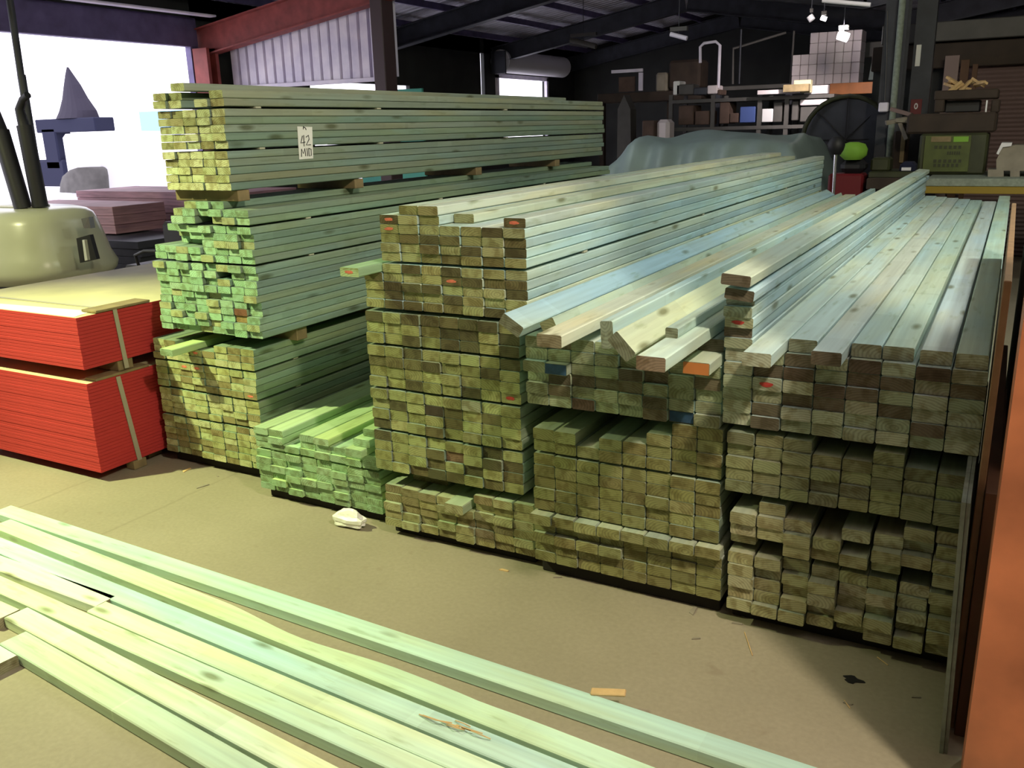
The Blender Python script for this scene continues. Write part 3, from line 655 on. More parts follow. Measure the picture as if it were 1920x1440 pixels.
# ------------------------------------------------------------------ forklift tail
def forklift():
    t = thing('forklift', (-8.5, 6.0, 0), 'cream forklift tail with dark guard posts behind the red packs', 'forklift')
    def ring(z, r, ins, cx=-9.08, cy=5.65, a=1.12, b=.68, n=56, p=2.9):
        o = []
        for k in range(n):
            th = 2*math.pi*k/n; c, s_ = math.cos(th), math.sin(th)
            o.append(Vector((cx+(a-ins)*r*math.copysign(abs(c)**(2/p), c), cy+(b-ins)*r*math.copysign(abs(s_)**(2/p), s_), z)))
        return o
    zs = [(.30, .95, .16), (.34, 1, .06), (.40, 1, .0), (.47, 1, -.02), (.58, 1, .03), (.75, 1, .07), (.90, 1, .11), (.97, 1, .14), (1.01, 1, .19), (1.035, 1, .28), (1.04, 1, .5)]
    MB().loft([ring(z, r, i) for z, r, i in zs]).build('counterweight', M['cream'], t)
    MB().loft([ring(z, 1, i) for z, i in ((.06, .30), (.10, .26), (.34, .22), (.37, .22))]).build('chassis', M['black'], t)
    # dark opening with light inside the right flank
    q = [P(143, 447, 5.42), P(168, 440, 5.50), P(181, 486, 5.50), P(150, 493, 5.40)]
    MB().prism(q, (.0, .04, 0)).build('lamp_recess', M['black'], t)
    q = [P(154, 450, 5.38), P(158, 450, 5.38), P(164, 488, 5.38), P(159, 489, 5.38)]
    MB().prism(q, (.0, .03, 0)).build('recess_bar', M['cream'], t)
    q = [P(152, 410, 5.5), P(166, 407, 5.54), P(170, 428, 5.54), P(157, 428, 5.5)]
    MB().prism(q, (.0, .05, 0)).build('rear_lamp', M['chrome'], t)
    MB().box((-9.0, 5.5, 1.038), (-8.5, 5.75, 1.062), 0, .01).build('top_cover', M['white'], t)
    def post(x0, y0, x1, y1, v0, v1, r, name='guard_post', mat='black', xm=None):
        a, b = P(x0, y0, v0), P(x1, y1, v1)
        MB().tube([a, (a+b)/2, b], r, 10).build(name, M[mat], t)
    post(44, 392, 0, 245, 5.5, 5.5, .085)
    post(-1, 250, -30, 180, 5.5, 5.5, .085)
    post(76, 388, 46, 235, 5.6, 5.6, .075)
    MB().tube([P(46, 240, 5.6), P(37, 205, 5.6), P(43, 186, 5.6), P(52, 178, 5.6)], [.055, .045, .035, .035], 8).build('guard_hook', M['black'], t)
    post(72, 338, 40, 140, 5.8, 5.8, .04, 'gas_strut', 'dark_steel')
    post(42, 160, 14, -30, 5.8, 5.8, .034, 'gas_strut', 'dark_steel')
    for sx in (-9.6, -8.6):
        MB().tube([(sx-.11, 5.75, .27), (sx+.11, 5.75, .27)], .27, 24).build('wheel', M['black'], t)
    return t
forklift()
# seat-like black part by the stack
t = thing('pallet_truck', P(262, 540, 5.0)*1, 'black seat and handle squeezed between forklift and left stack', 'machine')
t.location.z = 0
a = P(262, 512, 5.2)
MB().box(a+Vector((-.22, 0, -.10)), a+Vector((.26, .45, .06)), 0, .03).build('seat', M['black'], t)
MB().box(a+Vector((-.14, .40, -.10)), a+Vector((.26, .5, .40)), 0, .03).build('backrest', M['black'], t)
MB().tube([a+Vector((-.02, .02, .05)), a+Vector((-.0, -.02, .16)), a+Vector((.12, -.02, .2)), a+Vector((.25, 0, .2))], .014, 8).build('handle', M['dark_steel'], t)
MB().tube([(a.x+.05, a.y+.2, 0), (a.x+.05, a.y+.2, a.z-.1)], .07, 12).build('pedestal', M['dark_steel'], t)

# ------------------------------------------------------------------ hardwood packs
def slab_pack(name, u0, u1, v0, v1, zs, label, n, mat='hardwood'):
    t = thing(name, ((u0+u1)/2, (v0+v1)/2, zs[0]), label, 'timber pack', 'purple-brown hardwood packs')
    z0, z1 = zs; h = (z1-z0)/n
    for i in range(n):
        j = rr(-.02, .02)
        MB().box((u0+j, v0+abs(j), z0+i*h+.0015), (u1+j, v1+j, z0+(i+1)*h-.0015), 0, .003).build('board_layer', M[mat], t)
    return t
random.seed(31)
slab_pack('hardwood_pack', -11.1, -8.05, 7.9, 8.9, (.98-.40, 1.02), 'purple-brown timber pack on top, nearest the bright doorway', 5)
slab_pack('hardwood_pack', -10.9, -8.15, 7.9, 8.9, (.06, .56), 'purple-brown timber pack directly beneath the doorway one', 6)
slab_pack('hardwood_pack', -11.2, -9.15, 6.95, 7.7, (.60, .92), 'narrow purple-brown pack with dark ends behind the forklift posts', 3)
slab_pack('hardwood_pack', -9.4, -8.35, 6.6, 7.5, (.06, .585), 'dark stepped timber pack right of the forklift', 6, 'dark_steel')
for hb, (a, b) in zip(('rear', 'dark stepped', 'narrow left'), (((-11.0, 8.1, 0), (-8.2, 8.2, .058)), ((-9.3, 6.8, 0), (-8.4, 6.9, .058)), ((-11.1, 7.1, 0), (-9.5, 7.3, .597)))):
    o = box('timber_bearer', a, b, M['brown_dark'], None, .003); tag(o, f'dark bearer under the {hb} hardwood pack', 'bearer', 'bearers under the hardwood packs')

# ------------------------------------------------------------------ machine outside the door
t = thing('parked_machine', P(130, 345, 13.0), 'dark blue machine post in the doorway carrying a covered cone', 'machine'); t.location.z = -.05
v = 13.0
pbox('head_beam', 66, 222, 178, 248, v, .5, M['navy'], t, .02)
pbox('column', 82, 240, 108, 318, v, .4, M['navy'], t, .03)
pbox('base', 60, 300, 122, 350, v, .5, M['navy'], t, .05)
a = P(130, 128, v+.2)
rings = []
for (x0, x1, y, dd) in ((109, 178, 222, .5), (114, 174, 208, .42), (119, 160, 185, .3), (121, 148, 160, .2), (123, 136, 140, .1), (125, 128, 126, .02)):
    A_, B_ = P(x0, y, v+.25), P(x1, y, v+.25); c = (A_+B_)/2; hw = (B_.x-A_.x)/2
    rings.append([Vector((c.x+hw*math.cos(q)*(1+.10*math.sin(3*q)), c.y+dd*math.sin(q)*.6, c.z)) for q in [2*math.pi*k/20 for k in range(20)]])
MB().loft(rings, 0, False).build('cone_cover', new_mat('dark_cone_cover', (.028, .024, .04), .95), t)
t = thing('bulk_bag', P(155, 345, 12.4), 'white bulk bag with brown lower part outside the doorway', 'bag'); t.location.z = -.05
pbox('bag_body', 118, 250, 190, 330, 12.4, .9, M['white'], t, .08, zb=-.05)
rings = []
for (x0, x1, y) in ((118, 200, 360), (119, 199, 345), (124, 197, 330), (140, 192, 318), (160, 184, 313)):
    A_, B_ = P(x0, y, 12.3), P(x1, y, 12.3); c = (A_+B_)/2; hw = (B_.x-A_.x)/2
    rings.append([Vector((c.x+hw*math.cos(q), c.y+.3*math.sin(q), c.z)) for q in [2*math.pi*k/18 for k in range(18)]])
MB().loft(rings).build('spilled_sack', M['sack'], t)
o = pbox('site_shed', 262, 208, 330, 245, 40, 4, M['blue_shed'], None, .02); tag(o, 'sky blue shed far out in the bright yard', 'shed'); 
o2 = MB().box((o.location.x-.8, 40.5, -.05), (o.location.x+.8, 41, o.location.z)).build('shed_wall', M['yard'], o)
# ------------------------------------------------------------------ note on the left stack
t = thing('paper_note', (-3.04, 3.53, 1.55), 'white paper note reading 42 M10 on the left stack side', 'note')
UX = -3.555+5*.0862+.004
UX = max(b['u']+b['w'] for b in BOARDS if b['pal'] == 'L1' and b['L'] > 4.2)+.0015
cs = [PU(557, 237, UX), PU(585, 238, UX), PU(587, 297, UX), PU(561, 299, UX)]
MB().prism(cs, (.0012, 0, 0)).build('paper', M['paper'], t)
def stroke(pts, name='ink_stroke'):
    o_ = cs[0]; ex = cs[1]-cs[0]; ey = cs[3]-cs[0]
    q = [o_+ex*(.04+x*.84)+ey*y+Vector((.0022, 0, 0)) for x, y in pts]
    MB().tube(q, .0022, 6).build(name, M['ink'], t)
for s_ in ([(.30, .28), (.14, .50), (.48, .47)], [(.40, .26), (.38, .60)], [(.58, .32), (.78, .26), (.82, .38), (.56, .56), (.92, .55)],      # 4 2
           [(.12, .92), (.16, .68), (.28, .82), (.42, .66), (.46, .90)], [(.60, .66), (.62, .90)], [(.74, .66), (.92, .68), (.92, .88), (.74, .90), (.74, .66)],   # M 1 0
           [(.40, .0), (.58, .04), (.62, .10)], [(.42, .02), (.40, .08)]): stroke(s_)

# ------------------------------------------------------------------ tarp-covered heap
def tarp():
    mb = MB(); nu, nv = 60, 22; u0, u1, v0, v1 = -4.85, -1.75, 9.4, 12.2; g = []
    random.seed(12)
    pk = [(-3.9, 10.3, .10, .5), (-3.35, 10.9, .12, .6), (-2.6, 10.8, .1, .7), (-4.3, 10.8, -.05, .3), (-2.1, 10.6, .06, .3)]
    def hz(u, v):
        a = min(1, (u-u0)/1.0, ) ; a = max(0, min(1, a)); b = max(0, min(1, (u1-u)/.35)); c = max(0, min(1, (v-v0)/.55)); d = max(0, min(1, (v1-v)/.4))
        e = min(a**.6, b**.5, c**.55, d**.5)
        z = 1.42*e + sum(k*math.exp(-((u-x)**2+(v-y)**2*.6)/s_/s_*2.2) for x, y, k, s_ in pk)*e
        z += .05*abs(math.sin(u*2.3+v*1.4))*e + .015*math.sin(u*9-v*5)*e*(1.1-c)
        return max(.01, z)
    vs = [(u0+(u1-u0)*i/nu, v0+(v1-v0)*j/nv+.06*math.sin(i*.9)*(1-j/nv), hz(u0+(u1-u0)*i/nu, v0+(v1-v0)*j/nv)) for j in range(nv+1) for i in range(nu+1)]
    fs = [(j*(nu+1)+i, j*(nu+1)+i+1, (j+1)*(nu+1)+i+1, (j+1)*(nu+1)+i) for j in range(nv) for i in range(nu)]
    bs = [(x, y, .0) for x, y, z in vs]; n = len(vs)
    mb.add(vs, fs, 0, True)
    o = mb.build('tarpaulin', M['tarp']); tag(o, 'grey-green tarpaulin over a heap behind the stacks', 'tarpaulin')
    s_ = o.modifiers.new('thick', 'SOLIDIFY'); s_.thickness = .006
tarp()

# ------------------------------------------------------------------ shelving at the back
def rack(name, v, xs, y0, y1, shelves, label, d=.7, mat='dark_steel'):
    t = thing(name, P((xs[0]+xs[-1])/2, y1, v), label, 'shelving'); t.location.z = 0
    for x in xs:
        a = P(x, y0, v); b = P(x, y1, v)
        for dv in (0, d): MB().box((a.x-.03, v+dv, 0), (a.x+.03, v+dv+.04, a.z)).build('upright', M[mat], t)
    for y in shelves:
        a, b = P(xs[0], y, v), P(xs[-1], y, v); z = P((xs[0]+xs[-1])/2, y, v).z
        MB().box((a.x-.03, v-.01, z-.05), (b.x+.03, v+d+.05, z)).build('shelf', M[mat], t)
    return t
M['shelf_grey'] = new_mat('shelf_grey_steel', (.08, .075, .07), .6, .1, .2, 4)
rack('shelving', 13.6, (1258, 1337, 1425, 1476, 1560), 178, 240, (182, 236), 'grey steel shelving with boxes behind the tarpaulin', mat='shelf_grey')
random.seed(77)
bx = [(1272, 198, 1300, 234, 'card', 'brown carton on lower shelf, leftmost'), (1303, 208, 1330, 234, 'card', 'open carton with pale flap on lower shelf'),
      (1349, 191, 1367, 232, 'card', 'tall pinkish carton on lower shelf, second bay'), (1368, 212, 1384, 230, 'card', 'small brown box in second bay'),
      (1387, 200, 1416, 230, 'blue', 'blue plastic crate on lower shelf'), (1428, 204, 1449, 229, 'white', 'small white appliance on lower shelf'),
      (1450, 192, 1466, 229, 'shelf_grey', 'grey tin beside white appliance'), (1484, 190, 1496, 226, 'shelf_grey', 'grey narrow box in fourth bay'),
      (1500, 186, 1550, 197, 'box_white', 'flat white carton in fourth bay'), (1500, 200, 1545, 228, 'shelf_grey', 'grey bin in fourth bay')]
for x0, y0, x1, y1, m_, lab in bx:
    o = pbox('storage_box', x0, y0, x1, y1, 13.62, .4, M[m_], None, .01); o.location.z -= 0; tag(o, lab, 'box', None)
# upper shelf things
top = [(1262, 152, 1274, 178, 'paper'), (1268, 158, 1300, 178, 'shelf_grey'), (1300, 164, 1325, 178, 'dark_steel'), (1326, 160, 1345, 176, 'box_white'), (1345, 168, 1352, 178, 'card')]
for i, (x0, y0, x1, y1, m_) in enumerate(top):
    o = pbox('workshop_tin', x0, y0, x1, y1, 13.7, .3, M[m_], None, .012); tag(o, f'small item on the shelving top, {ORD[i+1]} from the left', 'container')
o = pbox('steel_angle_bundle', 1420, 168, 1500, 176, 13.4, .12, M['box_white'], None, .004); tag(o, 'pale steel lengths lying along the shelving top', 'steel lengths')
for i, (x0, y0, x1, y1, m_) in enumerate([(1468, 158, 1516, 172, 'batten'), (1488, 150, 1520, 174, 'yellow_ply'), (1508, 160, 1552, 176, 'box_white')]):
    o = pbox('timber_offcut', x0, y0, x1, y1, 13.3+.15*i, .13, M[m_], None, .004); tag(o, ['short brown timber offcut on shelving', 'pale yellow offcut below the white carton wall', 'white board offcut under the lamp'][i], 'offcut')
# racking behind with orange beam
t = thing('pallet_racking', P(1680, 200, 14.6), 'pallet racking with orange beam carrying white cartons', 'racking'); t.location.z = 0
pbox('beam', 1556, 151, 1815, 173, 14.6, .08, M['orange_beam'], t, .006)
a = P(1470, 162, 14.6); pbox('beam', 1340, 158, 1556, 166, 14.8, .08, M['shelf_grey'], t, .006)
for x in (1345, 1480, 1562, 1808):
    b = P(x, 162, 14.7); MB().box((b.x-.05, 14.7, 0), (b.x+.05, 14.8, P(1680, 152, 14.6).z-.035)).build('upright', M['dark_steel'], t)
zb = P(1680, 152, 14.6).z; a = P(1480, 152, 14.6); b = P(1810, 152, 14.6)
MB().box((a.x, 14.62, zb-.03), (b.x, 15.6, zb)).build('deck', M['brown_dark'], t)
# white carton wall: separate cartons standing on the deck
cu0, cu1 = P(1484, 155, 14.75).x, P(1613, 120, 14.75).x; cw = (cu1-cu0)/8; chh = .150
for r in range(5):
    for c in range(8):
        if r >= 3 and c < 2: continue
        j = rr(-.008, .008)
        o = box('white_carton', (cu0+c*cw+.003, 14.72+j, zb+.001+r*chh), (cu0+(c+1)*cw-.003, 15.15+j, zb+(r+1)*chh-.002), M['box_white'], None, .006)
        tag(o, f'white carton, {ORD[r+1]} row up, {ORD[c+1 if r < 3 else c-1]} from left in lamp-lit wall', 'carton', 'white cartons under the far lamp')
# lamps and frames
def fixture(x0, y0, x1, y1, v, mat, label, on=False, th=.045):
    a, b = P(x0, y0, v), P(x1, y1, v)
    t = thing('batten_light', (a+b)/2, label, 'light fitting')
    MB().tube([a, b], th, 10).build('tube', M[mat], t)
    z = rz((a.x+b.x)/2)+.3; c = (a+b)/2
    MB().box((min(a.x, b.x), min(a.y, b.y)-.02, max(a.z, b.z)+th), (max(a.x, b.x), max(a.y, b.y)+.04, max(a.z, b.z)+th+.05)).build('housing', M['shelf_grey'], t)
    MB().tube([(c.x, c.y, c.z+.04), (c.x, c.y, max(z, c.z+.1))], .006, 6).build('hanger', M['dark_steel'], t)
fixture(1572, 65, 1590, 71, 12.4, 'tube_glow', 'lit lamp glowing above the white carton wall', True, .055)
fixture(1540, 33, 1549, 36, 13.5, 'tube_glow', 'small bright lamp spot high beside the ridge', True, .03)
fixture(1518, 30, 1523, 38, 13.6, 'white', 'thin hooked light fitting left of the bright spot')
fixture(1542, 1, 1632, 9, 7.6, 'zinc', 'unlit tube light across the top of the view', False, .016)
fixture(1257, 64, 1288, 72, 11.5, 'zinc', 'short unlit tube light below the dark rafter', False, .028)
fixture(1070, 75, 1118, 87, 15.0, 'shelf_grey', 'dim unlit tube under the lit roof sheets')
# pipes/frames on top of shelving
def pipe(name, pts, v, r, mat, label, cat='pipe frame', group=None):
    o = MB().tube([P(x, y, v) for x, y in pts], r, 8).build(name, M[mat]); tag(o, label, cat, group); return o
pipe('pipe_frame', [(1313, 118), (1313, 88), (1320, 81), (1342, 78), (1350, 85), (1347, 165)], 13.75, .022, 'zinc', 'bent white pipe hoop standing on the shelving')
pipe('pipe_frame', [(1374, 157.5), (1375, 91), (1474, 61)], 14.85, .02, 'shelf_grey', 'angled grey pipe frame right of the white hoop')
pipe('steel_rod', [(1489, 58), (1482, 158)], 14.84, .016, 'shelf_grey', 'thin vertical rod left of the white carton wall', 'rod')
pipe('steel_rod', [(1390, 55), (1386, 157)], 14.82, .014, 'dark_steel', 'thin dark vertical rod behind the angled pipe frame', 'rod')
o = pbox('storage_drum', 1229, 136, 1250, 172.5, 15.05, .3, M['stone'], None, .03); tag(o, 'pale drum on the shelf left of the brown mound', 'drum')
o = pbox('brown_carton', 1253, 112, 1312, 171.5, 15.05, .5, M['brown_dark'], None, .04, zb=P(1217, 172, 15.0).z+.02); tag(o, 'large dark brown carton on the back shelf', 'carton')
o = pbox('picture_frame', 1146, 130, 1204, 136, 15.2, .05, M['zinc'], None, .003); tag(o, 'grey metal frame leaning at the dark back shelf', 'frame')
pf = o; pbox('frame_side', 1197, 136, 1204, 170, 15.2, .05, M['zinc'], pf, .003); pbox('frame_panel', 1160, 144, 1190, 172, 15.25, .04, M['card'], pf, .003)
t = thing('back_shelf', P(1190, 200, 15.0), 'dark brown back shelf left of the steel shelving', 'shelf'); t.location.z = 0
pbox('shelf_board', 1120, 172, 1314, 190, 15.0, .7, M['brown_dark'], t, .01)
for x in (1128, 1255):
    b = P(x, 180, 15.2); MB().box((b.x-.04, 15.2, 0), (b.x+.04, 15.3, b.z)).build('leg', M['brown_dark'], t)
q = [P(1156, 250, 13.9), P(1158, 205, 13.9), P(1170, 178, 13.9), P(1182, 205, 13.9), P(1186, 250, 13.9)]
q[0].z = q[-1].z = 0
o = MB().prism(q, (0, .25, 0)).build('grey_sack', M['shelf_grey']); tag(o, 'pointed grey wrapped bundle left of the shelving', 'bundle')
o = pbox('cardboard_box', 1204, 226, 1226, 246, 13.2, .3, M['card'], None, .01, zb=0); tag(o, 'small reddish box with strap behind the tarpaulin', 'box')
o = pbox('white_sack', 1230, 224, 1254, 246, 13.25, .3, M['box_white'], None, .05, zb=0); tag(o, 'white sack beside the reddish box behind the tarpaulin', 'sack')

# ------------------------------------------------------------------ column with downpipe
t = thing('steel_column', (P(1668, 300, 11.2).x, 11.3, 0), 'dark steel column with pale downpipe near the right', 'column')
a, b = P(1650, 150, 11.2), P(1692, 150, 11.2)
mb = MB(); u0, u1 = a.x, b.x; mb.box((u0, 11.2, 0), (u1, 11.215, 3.6)); mb.box((u0, 11.5, 0), (u1, 11.515, 3.6)); mb.box(((u0+u1)/2-.008, 11.2, 0), ((u0+u1)/2+.008, 11.51, 3.6)); mb.build('column_shaft', M['dark_steel'], t)
x = P(1678, 160, 11.1).x
MB().tube([(x, 11.12, 0), (x, 11.12, 3.5)], .035, 10).build('downpipe', M['greygreen'], t)
c = P(1656, 201, 11.05); MB().box(c-Vector((.05, 0, .05)), c+Vector((.05, .1, .05)), 0, .01).build('junction_box', M['zinc'], t)
MB().tube([P(1659, 190, 11.1), P(1662, 120, 11.1), P(1664, 20, 11.1)], .006, 6).build('cable', M['shelf_grey'], t)
struct(box('trim_12', (P(1560, 60, 16).x, 16.0, 2.62), (4, 16.2, 2.85), M['shelf_grey'], None, .01))

# ------------------------------------------------------------------ big drum fan, bag, pole
t = thing('drum_fan', P(1590, 330, 12.4), 'large dark drum fan behind the stacks', 'fan'); t.location.z = 0
c = P(1585, 262, 12.4); r = 62*12.4/F_PX*1.15
MB().tube([c+Vector((0, 0, 0)), c+Vector((.05, .4, 0))], r, 36).build('drum', M['dark_steel'], t)
q = []
for k in range(25):
    a_ = math.radians(-20+k*12); q.append(c+Vector((math.cos(a_)*r, -.03, math.sin(a_)*r)))
MB().tube(q, .03, 6).build('rim', M['green_bin'], t)
for k in range(8):
    a_ = k*math.pi/4; MB().tube([c+Vector((0, -.03, 0)), c+Vector((math.cos(a_)*r, -.03, math.sin(a_)*r))], .008, 5).build('guard_wire', M['black'], t)
MB().box((c.x-.3, 12.4, 0), (c.x+.3, 12.8, c.z-r+.05), 0, .02).build('stand', M['black'], t)
t = thing('helmet_bag', P(1600, 300, 9.6), 'hi-vis yellow-green vest bundled on a dark bag', 'vest'); t.location.z = P(1600, 300, 9.6).z-.1
rings = []
c = P(1600, 280, 9.6)
for z, q in ((-.10, .6), (-.06, .95), (0, 1), (.05, .8), (.07, .3)):
    rings.append([c+Vector((.13*q*math.cos(a_)*(1+.12*math.sin(a_*3)), .1*q*math.sin(a_), z)) for a_ in [2*math.pi*k/16 for k in range(16)]])
MB().loft(rings).build('vest', M['hivis'], t)
t['label'] = 'yellow-green hi-vis bundle hanging in front of the drum fan'
dbz = P(1600, 280, 9.6).z-.10; o = box('dark_bag', (P(1575, 300, 9.6).x, 9.61, P(1585, 326, 9.6).z+.001), (P(1622, 300, 9.6).x, 9.88, dbz), M['black'], None, .05); tag(o, 'dark bag on the red crate beneath the hi-vis bundle', 'bag')
o = MB().tube([Vector((P(1563, 357, 9.4).x, 9.4, 0)), P(1563, 357, 9.4), P(1567, 290, 9.4)], .016, 10).build('metal_pole', M['chrome']); tag(o, 'bright metal pole upright before the hi-vis bundle', 'pole')
c = P(1568, 272, 9.4); o = MB().loft([[c+Vector((.085*q*math.cos(a_), .07*q*math.sin(a_), z)) for a_ in [2*math.pi*k/16 for k in range(16)]] for z, q in ((-.09, .55), (-.05, .85), (.0, 1), (.05, .8), (.08, .4))]).build('work_light_head', M['black']); tag(o, 'black round head on top of the metal pole', 'tool head')
o = pbox('red_crate', 1552, 326, 1618, 356, 9.6, .3, M['red'], None, .02, zb=0); tag(o, 'dark red crate behind the metal pole', 'crate')

# ------------------------------------------------------------------ right background: bench, bin, shutter, blocks
t = thing('steel_bench', (0, 9.6, 0), 'bench with grey top and yellow front edge behind the rightmost stack', 'bench')
zt = P(1830, 335, 9.3).z; a, b = P(1734, 340, 9.3), P(1920, 340, 9.3)
MB().box((a.x+.01, 9.3, zt-.07), (1.6, 10.6, zt), 0, .005).build('bench_top', M['greygreen'], t)
MB().box((a.x+.01, 9.27, P(1830, 363, 9.3).z), (1.6, 9.33, P(1830, 350, 9.3).z), 0, .003).build('yellow_edge', M['yellow'], t)
for u in (a.x+.05, .6, 1.5): MB().box((u-.04, 9.4, 0), (u+.04, 9.5, zt-.07)).build('leg', M['dark_steel'], t)
t = thing('timber_crate_base', P(1690, 350, 9.6), 'low brown crate beside the bench under the column', 'crate'); t.location.z = 0
pbox('crate_side', 1624, 334, 1722, 356, 9.5, .6, M['brown_dark'], t, .01)
pbox('crate_lid', 1628, 322, 1720, 334, 9.6, .6, M['green_bin'], t, .01)
a = P(1630, 350, 9.7); MB().box((a.x, 9.6, 0), (a.x+.5, 10.1, P(1660, 355, 9.5).z)).build('crate_foot', M['black'], t)
o = pbox('tool_box', 1632, 296, 1668, 322, 9.7, .3, M['green_bin'], None, .02); tag(o, 'olive tool box on the brown crate at the column foot', 'tool box')
o = pbox('work_bag', 1686, 304, 1716, 326, 9.65, .25, M['navy'], None, .03); tag(o, 'dark bag with white patch on the brown crate', 'bag')
pbox('white_patch', 1690, 314, 1708, 320, 9.64, .02, M['white'], o, .002)
t = thing('olive_bin', P(1792, 330, 10.0), 'olive cabinet with lime label panel on the bench', 'cabinet'); t.location.z = zt
pbox('cabinet_body', 1722, 250, 1850, 330, 9.9, .6, M['green_bin'], t, .02, zb=zt+.001)
pbox('cabinet_top', 1700, 212, 1868, 250, 9.95, .6, M['brown_dark'], t, .02)
pbox('label_panel', 1732, 254, 1818, 322, 9.88, .015, M['lime'], t, .002)
for k, (x0, x1, y) in enumerate([(1752, 1806, 276), (1776, 1802, 287), (1750, 1806, 302), (1750, 1800, 310)]):
    n = 6
    for j in range(n):
        xa = x0+(x1-x0)*j/n; pbox('label_letter', xa, y-3, xa+(x1-x0)/n*.6, y+3, 9.874, .006, M['green_bin'], t, 0)
pbox('label_picture', 1746, 256, 1783, 266, 9.874, .006, M['batten'], t, 0)
pbox('label_picture', 1788, 256, 1816, 266, 9.874, .006, M['hivis'], t, 0)
# machine head above the cabinet with offcuts
t = thing('saw_frame', P(1790, 200, 10.6), 'brown machine frame above the olive cabinet', 'machine'); t.location.z = zt
pbox('frame_body', 1752, 168, 1872, 186, 10.0, .5, M['brown_dark'], t, .01)
pbox('frame_leg', 1752, 186, 1770, 211, 10.0, .4, M['brown_dark'], t, .01); pbox('frame_leg', 1858, 186, 1874, 211, 10.0, .4, M['brown_dark'], t, .01)
pbox('dark_gap', 1772, 188, 1838, 210.5, 10.15, .3, M['black'], t, .01)
pbox('lever', 1848, 188, 1851, 210, 9.98, .02, M['white'], t, 0)
random.seed(8)
for i in range(12):
    c = P(rr(1776, 1842), rr(150, 166), 10.1+rr(0, .3)); rot = Euler((rr(-.6, .6), rr(-.6, .6), rr(0, 3))).to_matrix()
    o = MB().box(c-Vector((.09, .02, .012)), c+Vector((.09, .02, .012)), 0, .002, rot).build('pine_offcut', M['wood_chip']); tag(o, 'small pale offcut heaped on the brown machine frame', 'offcut', 'offcuts on the machine frame')
for i, (x, y) in enumerate([(1690, 210), (1682, 226), (1700, 228), (1694, 243)]):
    c = P(x, y, 10.3); rot = Euler((rr(-.3, .3), [.3, -.2, .1, 1.1][i], rr(-.3, .3))).to_matrix()
    o = MB().box(c-Vector((.11, .04, .02)), c+Vector((.11, .04, .02)), 0, .003, rot).build('timber_scrap', M['stone'] if i else M['pink_shutter']); tag(o, ['pinkish scrap topmost beside the column', 'pale scrap second down beside the column', 'longer cream scrap pointing right beside the column', 'upright yellowish scrap lowest beside the column'][i], 'scrap')
t = thing('scrap_bin', P(1690, 330, 10.7), 'dark open bin of scraps beside the column', 'bin'); t.location.z = 0
pbox('bin_body', 1672, 246, 1697, 345, 10.7, .3, M['brown_dark'], t, .02, zb=0); pbox('bin_strip', 1688, 250, 1696, 305, 10.67, .03, M['batten'], t, .003)
o = pbox('warning_sign', 1707, 186, 1728, 214, 11.585, .012, M['red'], None, .002); tag(o, 'small red sign with white oval beside the column', 'sign')
c = P(1717.5, 199, 11.584); q = [c+Vector((.02*math.cos(a_), 0, .034*math.sin(a_))) for a_ in [2*math.pi*k/16 for k in range(16)]]
MB().prism(q, (0, -.003, 0)).build('white_oval', M['white'], o)
c2 = c+Vector((0, -.004, 0)); q = [c2+Vector((.009*math.cos(a_), 0, .02*math.sin(a_))) for a_ in [2*math.pi*k/16 for k in range(16)]]; MB().prism(q, (0, -.002, 0)).build('oval_centre', M['red'], o)
t = thing('post_dark', (P(1740, 300, 11.6).x, 11.7, 0), 'dark grey post with white notice strip behind the cabinet', 'post')
a, b = P(1712, 100, 11.6), P(1750, 100, 11.6); MB().box((a.x, 11.6, 0), (b.x, 11.75, 3.2)).build('post_shaft', M['dark_steel'], t)
pbox('notice_strip', 1717, 84, 1726, 124, 11.58, .01, M['paper'], t, 0)
# roller door at right back
mb = MB(); a = P(1838, 120, 12.5); z0, z1 = 0, P(1900, 122, 12.5).z
n = 44
for i in range(n):
    za = z1*i/n; zb = z1*(i+1)/n; mb.prism([(a.x-.35, 12.5, za), (a.x-.35, 12.475, za+(zb-za)*.5), (a.x-.35, 12.5, zb), (a.x-.35, 12.53, zb), (a.x-.35, 12.53, za)], (3.8, 0, 0))
struct(mb.build('door_2', M['pink_shutter']))
struct(box('trim_13', (a.x-1.2, 12.35, z1), (4, 12.75, z1+.28), M['brown_dark'], None, .01))
struct(box('trim_14', (a.x-1.1, 12.30, z1+.30), (4, 12.8, z1+.52), M['shelf_grey'], None, .01))
struct(box('wall_shutter', (a.x-1.2, 12.6, 0), (a.x-.36, 12.7, z1+.3), M['dark_wall']))
for k, (x0, x1) in enumerate([(1770, 1797), (1800, 1816), (1822, 1832)]):
    o = pbox('leaning_board', x0, 104+k*8, x1, 160, 12.15, .05, M['choc'] if k else M['pink_shutter'], None, .003, zb=0); tag(o, ['broad reddish board upright before the shutter', 'narrow brown board upright before the shutter', 'thinnest upright board before the shutter'][k], 'board')
# cream blocks on the bench
t = thing('notched_block', P(1900, 330, 9.7), 'cream notched block with white cap on the bench at right', 'block'); t.location.z = zt
q = [(1852, 332), (1852, 318), (1868, 318), (1868, 300), (1880, 276), (1905, 272), (1960, 272), (1960, 332), (1925, 332), (1925, 320), (1912, 320), (1912, 332), (1894, 332), (1894, 320), (1882, 320), (1882, 332)]
MB().prism([P(x, y, 9.6) for x, y in q], (0, .35, 0)).build('block_body', M['stone'], t)
q = [(1868, 288), (1878, 268), (1898, 268), (1896, 274), (1880, 276), (1872, 290)]
MB().prism([P(x, y, 9.58) for x, y in q], (0, .3, 0)).build('white_cap', M['white'], t)
o = pbox('white_cup', 1842, 236, 1860, 246, 10.2, .12, M['stone'], None, .02); tag(o, 'small pale cup beside the shutter above the cabinet', 'cup')
